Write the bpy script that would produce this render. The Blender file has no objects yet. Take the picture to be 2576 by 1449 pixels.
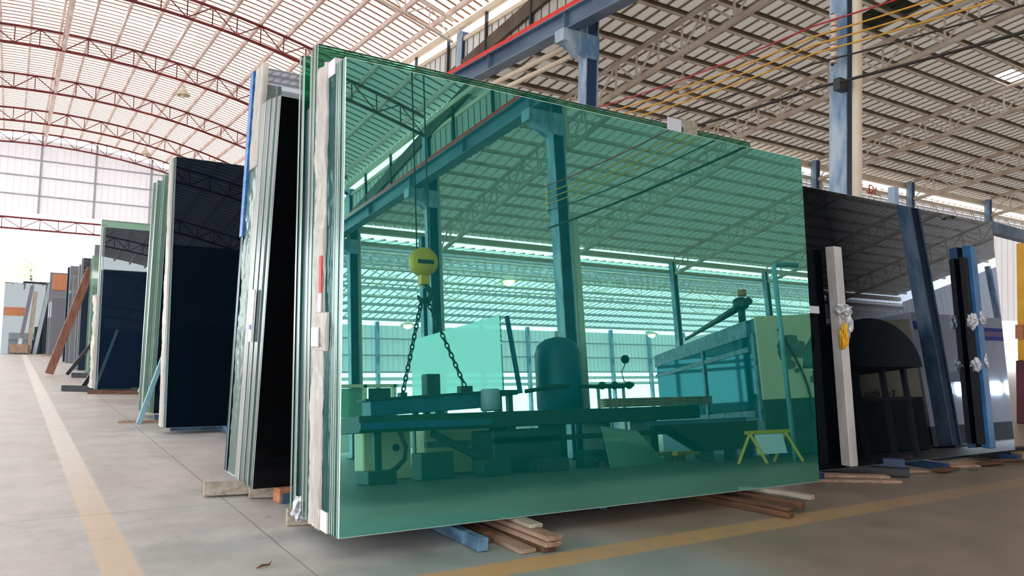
import bpy, bmesh, math, random
from mathutils import Vector, Matrix, noise
random.seed(7)
C = bpy.context.scene.collection
SC = bpy.context.scene
R_ = math.radians
# ------------------------------------------------------------------ camera
cam_d = bpy.data.cameras.new('camera'); cam = bpy.data.objects.new('camera', cam_d); C.objects.link(cam)
RM = Matrix(((0.84220427, -0.05649063, -0.53619099),
             (-0.53845324, -0.03727426, -0.84183059),
             (0.02756942, 0.99770709, -0.0618101)))
cam.matrix_world = Matrix.Translation((0, 0, 1.10)) @ RM.to_4x4()
cam_d.sensor_width = 36.0; cam_d.sensor_fit = 'HORIZONTAL'
cam_d.lens = 1976.17 * 36.0 / 2576.0
cam_d.clip_start = 0.05; cam_d.clip_end = 400
SC.camera = cam
# ------------------------------------------------------------------ sky, exposure
W = bpy.data.worlds.new('overcast_sky'); SC.world = W; W.use_nodes = True
bg = W.node_tree.nodes['Background']
bg.inputs['Color'].default_value = (0.97, 0.98, 1.0, 1); bg.inputs['Strength'].default_value = 3.0
SC.view_settings.view_transform = 'Standard'; SC.view_settings.look = 'None'
SC.view_settings.gamma = 1.0; SC.view_settings.use_curve_mapping = False
SC.view_settings.exposure = 0.35
SC.cycles.max_bounces = 10; SC.cycles.diffuse_bounces = 5; SC.cycles.glossy_bounces = 5
SC.cycles.transparent_max_bounces = 16; SC.cycles.transmission_bounces = 6
SC.cycles.sample_clamp_indirect = 8.0; SC.cycles.caustics_reflective = False; SC.cycles.caustics_refractive = False
SC.cycles.use_denoising = True

# ------------------------------------------------------------------ materials
def nodes_of(name):
    m = bpy.data.materials.new(name); m.use_nodes = True
    nt = m.node_tree; nt.nodes.clear()
    out = nt.nodes.new('ShaderNodeOutputMaterial')
    return m, nt, out
def N(nt, kind, **kw):
    n = nt.nodes.new(kind)
    for k, v in kw.items():
        if k in n.inputs.keys(): n.inputs[k].default_value = v
        else: setattr(n, k, v)
    return n
def c4(c): return (c[0], c[1], c[2], 1.0)
def srgb(r, g, b):
    f = lambda v: (v/255/12.92) if v/255 <= .04045 else ((v/255+.055)/1.055)**2.4
    return (f(r), f(g), f(b))
def noise_col(nt, c1, c2, scale, lo=.35, hi=.65, stretch=None, detail=4):
    tc = N(nt, 'ShaderNodeTexCoord')
    mp = N(nt, 'ShaderNodeMapping')
    if stretch: mp.inputs['Scale'].default_value = stretch
    nt.links.new(tc.outputs['Object'], mp.inputs['Vector'])
    no = N(nt, 'ShaderNodeTexNoise', Scale=scale, Detail=detail, Roughness=.6)
    nt.links.new(mp.outputs['Vector'], no.inputs['Vector'])
    rp = N(nt, 'ShaderNodeValToRGB')
    rp.color_ramp.elements[0].position = lo; rp.color_ramp.elements[0].color = c4(c1)
    rp.color_ramp.elements[1].position = hi; rp.color_ramp.elements[1].color = c4(c2)
    nt.links.new(no.outputs['Fac'], rp.inputs['Fac'])
    return rp.outputs['Color'], no.outputs['Fac'], mp.outputs['Vector']
def pbr(name, c1, c2=None, scale=6, rough=.5, metal=0., spec=.5, bump=0., lo=.35, hi=.65, stretch=None):
    m, nt, out = nodes_of(name)
    b = N(nt, 'ShaderNodeBsdfPrincipled'); b.inputs['Roughness'].default_value = rough
    b.inputs['Metallic'].default_value = metal; b.inputs['Specular IOR Level'].default_value = spec
    if c2 is None: c2 = tuple(v*.82 for v in c1)
    col, fac, vec = noise_col(nt, c1, c2, scale, lo, hi, stretch)
    nt.links.new(col, b.inputs['Base Color'])
    if bump:
        bp = N(nt, 'ShaderNodeBump', Strength=bump, Distance=.01)
        nt.links.new(fac, bp.inputs['Height']); nt.links.new(bp.outputs['Normal'], b.inputs['Normal'])
    nt.links.new(b.outputs['BSDF'], out.inputs['Surface'])
    return m
def roof_mat(name, c, t, fac, dirt, dscale=.8):
    """thin roof sheeting: part of the daylight falls through it"""
    m, nt, out = nodes_of(name)
    col, f, v = noise_col(nt, c, dirt, dscale, .3, .75, (1, 1, 1))
    d = N(nt, 'ShaderNodeBsdfDiffuse'); tr = N(nt, 'ShaderNodeBsdfTranslucent', Color=c4(t))
    nt.links.new(col, d.inputs['Color'])
    mx = N(nt, 'ShaderNodeMixShader', Fac=fac)
    nt.links.new(d.outputs[0], mx.inputs[1]); nt.links.new(tr.outputs[0], mx.inputs[2])
    nt.links.new(mx.outputs[0], out.inputs['Surface'])
    return m
def glass_mat(name, body, refl, fac, rough=0.0, trans=None, tfac=0.0, wav=0.0):
    """tinted sheet: mirror-like face over a body colour, optionally see-through"""
    m, nt, out = nodes_of(name)
    d = N(nt, 'ShaderNodeBsdfDiffuse', Color=c4(body)); g = N(nt, 'ShaderNodeBsdfGlossy', Color=c4(refl), Roughness=rough)
    base = d.outputs[0]
    if trans:
        t = N(nt, 'ShaderNodeBsdfTransparent', Color=c4(trans)); m2 = N(nt, 'ShaderNodeMixShader', Fac=tfac)
        nt.links.new(base, m2.inputs[1]); nt.links.new(t.outputs[0], m2.inputs[2]); base = m2.outputs[0]
    mx = N(nt, 'ShaderNodeMixShader', Fac=fac)
    nt.links.new(base, mx.inputs[1]); nt.links.new(g.outputs[0], mx.inputs[2])
    nt.links.new(mx.outputs[0], out.inputs['Surface'])
    return m
def grazing_glass(name, body, refl, f0, f1, a0, a1):
    m, nt, out = nodes_of(name)
    lw = N(nt, 'ShaderNodeLayerWeight', Blend=.5); mr = N(nt, 'ShaderNodeMapRange')
    for i, v in enumerate((a0, a1, f0, f1)): mr.inputs[i+1].default_value = v
    nt.links.new(lw.outputs['Facing'], mr.inputs[0])
    d = N(nt, 'ShaderNodeBsdfDiffuse', Color=c4(body)); g = N(nt, 'ShaderNodeBsdfGlossy', Color=c4(refl), Roughness=0.)
    mx = N(nt, 'ShaderNodeMixShader'); nt.links.new(mr.outputs[0], mx.inputs[0])
    nt.links.new(d.outputs[0], mx.inputs[1]); nt.links.new(g.outputs[0], mx.inputs[2]); nt.links.new(mx.outputs[0], out.inputs['Surface'])
    return m
def emit_mat(name, c, s):
    m, nt, out = nodes_of(name); e = N(nt, 'ShaderNodeEmission', Color=c4(c), Strength=s)
    nt.links.new(e.outputs[0], out.inputs['Surface']); return m

M = {}
M['roof_left'] = roof_mat('cream_roof_sheet', (.82, .78, .73), (.95, .90, .83), .35, (.74, .69, .63))
M['roof_dimmed'] = roof_mat('dimmed_roof_sheet', (.5, .48, .44), (.9, .86, .78), .10, (.38, .36, .32), .6)  # darker copy of the cream sheeting, stands in for missing light
M['rib_left'] = roof_mat('darkened_roof_rib', (.28, .13, .09), (.5, .25, .16), .10, (.42, .24, .18), 3)  # dark rib lines are shade put into the rib colour
M['roof_right'] = roof_mat('grey_brown_roof_sheet', (.43, .38, .325), (.90, .84, .74), .095, (.34, .30, .245), .6)
M['rib_soft'] = roof_mat('soft_roof_rib', (.36, .32, .27), (.7, .6, .5), .10, (.30, .27, .22), 3)  # paler copy for the near slope, rib shade painted weaker
M['rib_right'] = roof_mat('brown_roof_rib', (.20, .15, .11), (.4, .3, .2), .05, (.28, .22, .17), 3)  # brown tone carries the shade of the rib sides
M['roof_far'] = roof_mat('white_roof_sheet', (.8, .78, .74), (.95, .93, .9), .60, (.7, .68, .64))
M['rib_far'] = roof_mat('far_roof_rib', (.45, .36, .3), (.5, .4, .3), .15, (.5, .42, .36), 3)
M['roof_dark'] = roof_mat('dark_bare_sheet', (.02, .022, .018), (.1, .12, .08), .02, (.06, .065, .05), 3)
M['skylight'] = roof_mat('clear_skylight_sheet', (.8, .8, .78), (.98, .97, .95), .85, (.8, .8, .78))
M['truss_red'] = pbr('red_oxide_steel', srgb(132, 48, 44), srgb(96, 30, 30), 3, .6)
M['truss_grey'] = pbr('pale_truss_paint', srgb(240, 232, 220), srgb(196, 170, 150), 1.2, .55, lo=.45, hi=.75)
M['purlin_left'] = pbr('pink_white_purlin', srgb(238, 222, 214), srgb(205, 176, 168), 1.5, .6)
M['purlin_right'] = pbr('galvanised_purlin', srgb(160, 144, 126), srgb(118, 102, 86), 1.2, .5, .1)
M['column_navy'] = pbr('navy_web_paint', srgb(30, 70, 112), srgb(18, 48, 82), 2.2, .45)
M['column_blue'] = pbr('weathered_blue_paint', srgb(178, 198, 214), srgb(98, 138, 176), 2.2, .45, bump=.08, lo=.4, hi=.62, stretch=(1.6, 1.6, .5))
M['beam_blue'] = pbr('grey_blue_paint', srgb(112, 136, 160), srgb(78, 102, 130), 1.6, .5, lo=.4, hi=.6, stretch=(1, .25, 1))
M['cream_pipe'] = pbr('cream_plastic', srgb(240, 228, 206), srgb(226, 210, 184), 2, .4)
M['red'] = pbr('red_conductor_plastic', srgb(238, 44, 22), srgb(214, 30, 18), 3, .35)
M['wall_panel'] = roof_mat('pale_wall_sheet', (.62, .62, .58), (.8, .8, .78), .16, (.52, .52, .48))
M['wall_end'] = roof_mat('grey_white_wall_sheet', (.74, .74, .77), (.9, .9, .93), .24, (.68, .68, .71))  # lightened and made translucent to imitate glare round the far doorway
M['wall_end_rib'] = roof_mat('grey_wall_rib', (.66, .66, .70), (.9, .9, .92), .22, (.6, .6, .64))
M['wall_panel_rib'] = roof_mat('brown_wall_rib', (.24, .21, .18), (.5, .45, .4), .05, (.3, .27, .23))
M['flash'] = pbr('brown_flashing', srgb(98, 84, 74), srgb(70, 58, 52), 1.5, .55)
M['steel_dark'] = pbr('dark_steel', srgb(58, 60, 66), srgb(38, 40, 44), 3, .45, .3)
M['girt'] = pbr('grey_girt', srgb(186, 188, 196), srgb(166, 168, 176), 2, .5)
# glass
M['green_front'] = glass_mat('green_mirror_glass', (.001, .18, .15), (.41, .98, .86), .58, .0, (.35, .95, .84), .30)
M['green_inner'] = glass_mat('green_pack_glass', (.004, .09, .07), (.4, .9, .75), .25, .02)
M['green_clear'] = glass_mat('green_clear_glass', (.02, .22, .14), (.8, 1, .9), .08, 0., (.62, .93, .80), .84)
M['teal_film'] = glass_mat('film_covered_teal_glass', (.01, .13, .13), (.7, .95, .95), .18, .12)
M['clear_edge'] = glass_mat('pale_glass', (.25, .36, .33), (.9, .97, .95), .30, .05, (.75, .92, .85), .3)
M['pale_green'] = glass_mat('pale_green_glass', (.26, .42, .33), (.9, 1, .95), .16, .03, (.6, .9, .7), .25)
M['navy'] = glass_mat('navy_glass', (.003, .007, .015), (.5, .6, .75), .05, 0.)
M['navy_blue'] = glass_mat('blue_navy_glass', (.008, .02, .045), (.60, .66, .66), .22, 0.)
M['black'] = glass_mat('black_glass', (.003, .003, .004), (.5, .52, .6), .03, 0.)
M['black_mirror'] = grazing_glass('black_mirror_glass', (.0025, .0035, .006), (.62, .72, .88), .03, .68, .44, .59)
M['grey_glass'] = glass_mat('grey_sheet_glass', (.20, .21, .24), (.85, .88, .95), .14, .02)
M['blue_film'] = pbr('blue_plastic_film', srgb(30, 104, 178), srgb(62, 140, 205), 9, .3, lo=.4, hi=.6, stretch=(1, 1, 3))
def edge_mat(name, c, refl, rough, fac, streak=60):
    m, nt, out = nodes_of(name)
    col, f, v = noise_col(nt, c, tuple(x*.35 for x in c), streak, .4, .62, (1, 1, .012), 3)
    d = N(nt, 'ShaderNodeBsdfDiffuse'); g = N(nt, 'ShaderNodeBsdfGlossy', Color=c4(refl), Roughness=rough)
    nt.links.new(col, d.inputs['Color'])
    mx = N(nt, 'ShaderNodeMixShader', Fac=fac)
    nt.links.new(d.outputs[0], mx.inputs[1]); nt.links.new(g.outputs[0], mx.inputs[2]); nt.links.new(mx.outputs[0], out.inputs['Surface'])
    return m
M['edge_green'] = edge_mat('polished_green_edge', (.012, .06, .05), (.72, .9, .86), .16, .27)
M['edge_clear'] = edge_mat('ground_glass_edge', (.065, .09, .095), (.95, .95, .93), .22, .36)
M['edge_dark'] = edge_mat('dark_glass_edge', (.012, .02, .035), (.7, .78, .9), .2, .22)
M['edge_white'] = edge_mat('chalky_glass_edge', (.42, .43, .42), (.95, .95, .93), .3, .25)
M['arris'] = pbr('ground_arris', (.72, .95, .86), (.55, .85, .74), 30, .3)
M['wrap'] = pbr('white_film_wrap', srgb(253, 251, 246), srgb(240, 234, 224), 7, .24, bump=.9, lo=.3, hi=.7, stretch=(1, 1, .25))
M['paper'] = pbr('white_paper', srgb(232, 230, 238), srgb(214, 212, 224), 5, .6)
M['foil'] = pbr('silver_tape', srgb(226, 228, 232), srgb(170, 172, 178), 20, .25, .2, bump=1.0, lo=.4, hi=.6)
M['tag_red'] = pbr('red_label', srgb(226, 52, 34), None, 5, .5)
M['tag_blue'] = pbr('blue_label', srgb(96, 110, 190), None, 5, .5)
M['tube_blue'] = pbr('blue_tube_paint', srgb(104, 142, 172), srgb(70, 98, 122), 6, .45, lo=.4, hi=.6)
M['brace_blue'] = pbr('pale_blue_paint', srgb(140, 186, 196), srgb(112, 160, 176), 5, .5)
M['post_blue'] = pbr('bright_blue_paint', srgb(58, 122, 176), srgb(40, 92, 142), 4, .4)
M['post_white'] = pbr('white_post_paint', srgb(216, 210, 206), srgb(180, 174, 170), 5, .55, stretch=(1, 1, .3))
M['rubber'] = pbr('black_rubber', (.008, .008, .01), (.014, .014, .016), 6, .6)
def wood(name, a, b): return pbr(name, a, b, 4, .7, bump=.2, lo=.3, hi=.7, stretch=(5, 1.0, 9))
M['wood'] = wood('pale_plank_wood', srgb(186, 158, 136), srgb(138, 108, 88))
M['wood_dark'] = wood('dark_plank_wood', srgb(118, 82, 58), srgb(74, 48, 34))
M['wood_grey'] = wood('grey_plank_wood', srgb(196, 186, 170), srgb(140, 128, 112))
M['wood_orange'] = wood('orange_block_wood', srgb(212, 148, 108), srgb(178, 112, 76))
M['plank_red'] = pbr('red_brown_timber', srgb(150, 104, 86), srgb(118, 76, 62), 5, .65, stretch=(3, 3, .5))
M['machine_green'] = pbr('dark_green_enamel', srgb(34, 66, 58), srgb(22, 44, 40), 2.5, .5)
M['machine_teal'] = pbr('blue_machine_enamel', srgb(38, 96, 134), srgb(26, 72, 106), 2, .4)
M['cream_machine'] = pbr('cream_machine_paint', srgb(232, 220, 186), srgb(222, 206, 168), 1.2, .5)
M['patch'] = pbr('bare_primer_patch', srgb(112, 116, 112), srgb(86, 94, 92), 6, .7)
M['yellow'] = pbr('crane_yellow_paint', srgb(246, 190, 34), srgb(232, 168, 20), 3, .4)
M['maroon'] = pbr('maroon_paint', srgb(104, 40, 62), srgb(74, 26, 44), 3, .5)
M['chain'] = pbr('oily_chain_steel', srgb(70, 74, 70), srgb(40, 44, 42), 12, .4, .6)
M['lamp_shade'] = pbr('cream_lamp_enamel', srgb(236, 224, 204), srgb(214, 196, 172), 6, .4)
M['lamp_glow'] = emit_mat('lit_lamp_bulb', (.78, 1.0, .25), 16)
M['lamp_off'] = pbr('unlit_bulb', srgb(240, 232, 214), None, 5, .3)
M['wire_yellow'] = pbr('yellow_wire', srgb(236, 176, 56), None, 5, .5)
M['wire_red'] = pbr('red_wire', srgb(192, 52, 56), None, 5, .5)
M['wire_black'] = pbr('black_wire', srgb(42, 38, 36), None, 5, .6)
M['ceramic'] = pbr('brown_white_ceramic', srgb(240, 226, 212), srgb(220, 196, 178), 8, .25)
M['office_white'] = pbr('white_cabin_panel', srgb(244, 244, 248), srgb(234, 234, 242), 1.2, .4)
M['office_grey'] = pbr('grey_cabin_panel', srgb(176, 188, 198), None, 2, .4)
M['banner_blue'] = pbr('blue_banner', srgb(58, 70, 200), None, 4, .5)
M['banner_pink'] = pbr('pink_banner', srgb(196, 140, 180), None, 4, .5)
M['window_lit'] = emit_mat('daylit_window', (.9, .95, 1.0), 22)
M['leaf'] = pbr('tree_leaf', srgb(206, 222, 190), srgb(180, 204, 164), 4, .6)  # paled, the overexposure outside is put into the leaf colour
M['bark'] = pbr('tree_bark', srgb(92, 78, 64), None, 4, .8)
M['outside'] = pbr('outside_concrete', (.52, .52, .53), (.46, .47, .46), .4, .8)
M['letter'] = pbr('dark_letter_paint', srgb(52, 44, 40), None, 5, .5)
M['letter_white'] = pbr('pale_letter_paint', srgb(210, 214, 214), None, 5, .5)
M['letter_red'] = pbr('red_letter_paint', srgb(222, 44, 32), None, 5, .5)

# floor: worn concrete with two painted lines, repair patches and cut joints
def floor_mat():
    m, nt, out = nodes_of('worn_concrete_floor')
    L = nt.links.new
    tc = N(nt, 'ShaderNodeTexCoord'); sep = N(nt, 'ShaderNodeSeparateXYZ'); L(tc.outputs['Object'], sep.inputs[0])
    X, Y = sep.outputs['X'], sep.outputs['Y']
    def noi(s, d=4, r=.6, stretch=None):
        n = N(nt, 'ShaderNodeTexNoise', Scale=s, Detail=d, Roughness=r)
        if stretch:
            mp = N(nt, 'ShaderNodeMapping'); mp.inputs['Scale'].default_value = stretch
            L(tc.outputs['Object'], mp.inputs['Vector']); L(mp.outputs['Vector'], n.inputs['Vector'])
        else: L(tc.outputs['Object'], n.inputs['Vector'])
        return n.outputs['Fac']
    def math_(op, a, b=None, c=None, clamp=False):
        n = N(nt, 'ShaderNodeMath', operation=op, use_clamp=clamp)
        for i, v in enumerate((a, b, c)):
            if v is None: continue
            if isinstance(v, (int, float)): n.inputs[i].default_value = v
            else: L(v, n.inputs[i])
        return n.outputs[0]
    def ramp(f, stops):
        rp = N(nt, 'ShaderNodeValToRGB'); e = rp.color_ramp.elements
        while len(e) < len(stops): e.new(.5)
        for i, (p, c) in enumerate(stops): e[i].position = p; e[i].color = c4(c)
        L(f, rp.inputs['Fac']); return rp.outputs['Color']
    def mixc(f, a, b, mode='MIX'):
        n = N(nt, 'ShaderNodeMix', data_type='RGBA', blend_type=mode)
        if isinstance(f, (int, float)): n.inputs['Factor'].default_value = f
        else: L(f, n.inputs['Factor'])
        for s, v in (('A', a), ('B', b)):
            k = [i for i in n.inputs if i.name == s and i.type == 'RGBA'][0]
            if isinstance(v, tuple): k.default_value = c4(v)
            else: L(v, k)
        return [o for o in n.outputs if o.type == 'RGBA'][0]
    def band(v, a, b, soft=.012):
        lo = N(nt, 'ShaderNodeMapRange', interpolation_type='SMOOTHSTEP'); lo.inputs[1].default_value = a-soft; lo.inputs[2].default_value = a+soft; L(v, lo.inputs[0])
        hi = N(nt, 'ShaderNodeMapRange', interpolation_type='SMOOTHSTEP'); hi.inputs[1].default_value = b-soft; hi.inputs[2].default_value = b+soft; L(v, hi.inputs[0])
        return math_('MULTIPLY', lo.outputs[0], math_('SUBTRACT', 1.0, hi.outputs[0]))
    n1, n2, n3 = noi(.45, 5), noi(2.3, 6, .65), noi(14, 5, .7)
    base = ramp(n1, [(.30, (.56, .59, .60)), (.5, (.59, .575, .57)), (.68, (.58, .54, .535))])  # base lifted to put the brighter aisle light into the colour
    fine = ramp(n2, [(.3, (.78, .77, .75)), (.7, (1.12, 1.1, 1.08))])
    base = mixc(1.0, base, fine, 'MULTIPLY')
    speck = ramp(n3, [(.30, (.72, .72, .72)), (.42, (1, 1, 1)), (.7, (1.04, 1.04, 1.04))])
    base = mixc(.7, base, speck, 'MULTIPLY')
    gz = math_('MULTIPLY', band(math_('ADD', X, math_('MULTIPLY', math_('SUBTRACT', n2, .5), .03)), .57, 30, .02), band(math_('ADD', Y, math_('MULTIPLY', math_('SUBTRACT', n2, .5), .25)), -30, 4.35, .10))
    base = mixc(math_('MULTIPLY', gz, .45), base, mixc(1.0, (.40, .44, .42), fine, 'MULTIPLY'))
    # brown floor on the rack side, also darkened to imitate dimmer light there
    br = N(nt, 'ShaderNodeMapRange', interpolation_type='SMOOTHSTEP'); br.inputs[1].default_value = 1.0; br.inputs[2].default_value = 3.6
    L(math_('ADD', X, math_('MULTIPLY', math_('SUBTRACT', n1, .5), 3.0)), br.inputs[0])
    base = mixc(math_('MULTIPLY', br.outputs[0], .88), base, mixc(1.0, (.235, .175, .125), fine, 'MULTIPLY'))
    # green grey resin patch round the near corner
    gx = math_('ADD', math_('MULTIPLY', math_('POWER', math_('SUBTRACT', X, 1.95), 2.0), .75), math_('MULTIPLY', math_('POWER', math_('SUBTRACT', Y, 2.75), 2.0), 1.5))
    gm = N(nt, 'ShaderNodeMapRange', interpolation_type='SMOOTHSTEP'); gm.inputs[1].default_value = 1.55; gm.inputs[2].default_value = .75
    L(math_('ADD', gx, math_('MULTIPLY', math_('SUBTRACT', n2, .5), .8)), gm.inputs[0])
    base = mixc(math_('MULTIPLY', gm.outputs[0], .85), base, mixc(1.0, (.27, .335, .32), fine, 'MULTIPLY'))
    # darker floor round the machines across the aisle
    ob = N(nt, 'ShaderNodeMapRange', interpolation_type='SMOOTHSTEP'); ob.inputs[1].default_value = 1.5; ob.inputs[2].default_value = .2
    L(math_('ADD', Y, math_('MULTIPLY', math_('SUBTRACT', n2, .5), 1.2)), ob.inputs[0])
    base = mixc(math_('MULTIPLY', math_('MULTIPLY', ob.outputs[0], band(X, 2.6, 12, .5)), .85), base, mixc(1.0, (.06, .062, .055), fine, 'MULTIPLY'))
    # lines
    wob = math_('MULTIPLY', math_('SUBTRACT', n2, .5), .02)
    s1 = band(math_('ADD', X, wob), .405, .565)
    wear1 = ramp(noi(7, 6, .75), [(.30, (.45, .45, .45)), (.5, (.95, .95, .95))])
    tone1 = N(nt, 'ShaderNodeMapRange', interpolation_type='SMOOTHSTEP'); tone1.inputs[1].default_value = 4.2; tone1.inputs[2].default_value = 9.0; L(Y, tone1.inputs[0])
    col1 = mixc(tone1.outputs[0], mixc(n1, (.74, .58, .40), (.70, .57, .46)), (.78, .76, .73))
    base = mixc(math_('MULTIPLY', s1, wear1), base, col1)
    s2 = math_('MULTIPLY', band(math_('ADD', math_('ADD', Y, math_('MULTIPLY', X, -.02)), wob), 3.07, 3.27, .02), band(X, 1.0, 40, .05))
    fade = N(nt, 'ShaderNodeMapRange'); fade.inputs[1].default_value = 2.0; fade.inputs[2].default_value = 6.5; fade.inputs[3].default_value = .95; fade.inputs[4].default_value = .28
    L(X, fade.inputs[0])
    base = mixc(math_('MULTIPLY', math_('MULTIPLY', s2, wear1), fade.outputs[0]), base, (.60, .36, .13))
    # joints
    j = math_('ADD', band(math_('ADD', X, wob), 1.226, 1.236, .003), band(math_('ADD', math_('MODULO', math_('ADD', Y, 100.0), 4.3), wob), 2.0, 2.009, .003), clamp=True)
    base = mixc(math_('MULTIPLY', j, .55), base, (.12, .10, .085))
    b = N(nt, 'ShaderNodeBsdfPrincipled'); L(base, b.inputs['Base Color'])
    rr = N(nt, 'ShaderNodeMapRange'); rr.inputs[3].default_value = .34; rr.inputs[4].default_value = .62; L(n2, rr.inputs[0]); L(rr.outputs[0], b.inputs['Roughness'])
    bp = N(nt, 'ShaderNodeBump', Strength=.15, Distance=.01); L(n3, bp.inputs['Height']); L(bp.outputs['Normal'], b.inputs['Normal'])
    L(b.outputs[0], out.inputs['Surface'])
    return m
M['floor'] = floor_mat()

# ------------------------------------------------------------------ helpers
def tag(o, label=None, cat=None, group=None, kind=None):
    if label: o['label'] = label
    if cat: o['category'] = cat
    if group: o['group'] = group
    if kind: o['kind'] = kind
    return o
def empty(name, loc, label=None, cat=None, group=None, kind=None):
    o = bpy.data.objects.new(name, None); C.objects.link(o); o.location = loc; o.empty_display_size = .1
    return tag(o, label, cat, group, kind)
def par(o, p):
    if p is not None:
        o.parent = p
        o.matrix_parent_inverse = WM(p).inverted()
    return o
def WM(o):
    return (WM(o.parent) @ o.matrix_parent_inverse @ o.matrix_basis) if o.parent else o.matrix_basis.copy()
class MB:
    """collects solids into one mesh"""
    def __init__(s): s.bm = bmesh.new()
    def quadbox(s, P, mi=0):
        v = [s.bm.verts.new(p) for p in P]
        for f in ((0, 3, 2, 1), (4, 5, 6, 7), (0, 1, 5, 4), (1, 2, 6, 5), (2, 3, 7, 6), (3, 0, 4, 7)):
            fc = s.bm.faces.new([v[i] for i in f]); fc.material_index = mi
        return v
    def box(s, lo, hi, mi=0, mat=None):
        x0, y0, z0 = lo; x1, y1, z1 = hi
        P = [(x0, y0, z0), (x1, y0, z0), (x1, y1, z0), (x0, y1, z0), (x0, y0, z1), (x1, y0, z1), (x1, y1, z1), (x0, y1, z1)]
        if mat: P = [mat @ Vector(p) for p in P]
        s.quadbox(P, mi); return s
    def bar(s, a, b, w, h, mi=0, up=(0, 0, 1)):
        a, b = Vector(a), Vector(b); d = (b-a).normalized(); u = Vector(up)
        if abs(d.dot(u)) > .98: u = Vector((0, 1, 0))
        sx = d.cross(u).normalized(); sz = sx.cross(d).normalized()
        P = []
        for e in (a, b):
            for i, j in ((-1, -1), (1, -1), (1, 1), (-1, 1)): P.append(e+sx*(i*w/2)+sz*(j*h/2))
        s.quadbox(P, mi); return s
    def tube(s, pts, r, n=8, mi=0, caps=True, smooth=True):
        pts = [Vector(p) for p in pts]; rings = []
        rr = r if isinstance(r, (list, tuple)) else [r]*len(pts)
        for i, p in enumerate(pts):
            d = (pts[min(i+1, len(pts)-1)]-pts[max(i-1, 0)]).normalized()
            u = Vector((0, 0, 1)) if abs(d.z) < .95 else Vector((0, 1, 0))
            x = d.cross(u).normalized(); y = x.cross(d).normalized()
            rings.append([s.bm.verts.new(p+(x*math.cos(2*math.pi*k/n)+y*math.sin(2*math.pi*k/n))*rr[i]) for k in range(n)])
        for a, b in zip(rings, rings[1:]):
            for k in range(n):
                f = s.bm.faces.new((a[k], a[(k+1) % n], b[(k+1) % n], b[k])); f.material_index = mi; f.smooth = smooth
        if caps:
            for q in (rings[0][::-1], rings[-1]):
                f = s.bm.faces.new(q); f.material_index = mi
        return s
    def lathe(s, c, prof, n=20, axis='z', mi=0, smooth=True):
        c = Vector(c); rings = []
        for r, h in prof:
            ring = []
            for k in range(n):
                a = 2*math.pi*k/n; p, q = math.cos(a)*r, math.sin(a)*r
                o = {'z': (p, q, h), 'y': (p, h, q), 'x': (h, p, q)}[axis]
                ring.append(s.bm.verts.new(c+Vector(o)))
            rings.append(ring)
        for a, b in zip(rings, rings[1:]):
            for k in range(n):
                f = s.bm.faces.new((a[k], a[(k+1) % n], b[(k+1) % n], b[k])); f.material_index = mi; f.smooth = smooth
        for q in (rings[0][::-1], rings[-1]):
            f = s.bm.faces.new(q); f.material_index = mi
        return s
    def build(s, name, mats, parent=None, bevel=0, base=None):
        bm = s.bm
        bmesh.ops.recalc_face_normals(bm, faces=bm.faces)
        if bevel:
            bmesh.ops.bevel(bm, geom=list(bm.edges), offset=bevel, segments=1, affect='EDGES', clamp_overlap=True)
        loc = Vector(base) if base is not None else Vector((0, 0, 0))
        if base is None and len(bm.verts):
            xs = [v.co for v in bm.verts]
            loc = Vector(((min(p.x for p in xs)+max(p.x for p in xs))/2, (min(p.y for p in xs)+max(p.y for p in xs))/2, min(p.z for p in xs)))
        bmesh.ops.translate(bm, verts=bm.verts, vec=-loc)
        me = bpy.data.meshes.new(name); bm.to_mesh(me); bm.free()
        for m in (mats if isinstance(mats, (list, tuple)) else [mats]): me.materials.append(M[m] if isinstance(m, str) else m)
        o = bpy.data.objects.new(name, me); C.objects.link(o); o.location = loc
        return par(o, parent)
def box(name, lo, hi, mat, parent=None, bevel=0): return MB().box(lo, hi).build(name, mat, parent, bevel)
_rods = {}
def rod(name, a, b, r, mat, parent):
    """shared six-sided rod mesh placed from a to b"""
    if mat not in _rods:
        bm = bmesh.new(); bmesh.ops.create_cone(bm, cap_ends=True, segments=6, radius1=1, radius2=1, depth=1)
        me = bpy.data.meshes.new('rod'); bm.to_mesh(me); bm.free(); me.materials.append(M[mat]); _rods[mat] = me
    o = bpy.data.objects.new(name, _rods[mat]); C.objects.link(o)
    a, b = Vector(a), Vector(b); d = b-a
    o.matrix_basis = Matrix.Translation((a+b)/2) @ d.to_track_quat('Z', 'Y').to_matrix().to_4x4() @ Matrix.Diagonal((r, r, d.length, 1))
    return par(o, parent)
ORD = ['first', 'second', 'third', 'fourth', 'fifth', 'sixth', 'seventh', 'eighth', 'ninth', 'tenth', 'eleventh', 'twelfth']

# ================================================================== SETTING
XC = 9.28                                            # face of the column line between the two halls
COLY = [-16.6, -10.85, -5.1, 1.05, 6.49, 12.2, 17.42, 23.4, 29.2, 35.0, 40.7]
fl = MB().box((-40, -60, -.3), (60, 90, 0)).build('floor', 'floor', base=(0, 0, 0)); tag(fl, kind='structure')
gr = MB().box((-200, -200, -.6), (200, 300, -.31)).build('ground', 'outside', base=(0, 0, -.6)); tag(gr, kind='structure')

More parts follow.
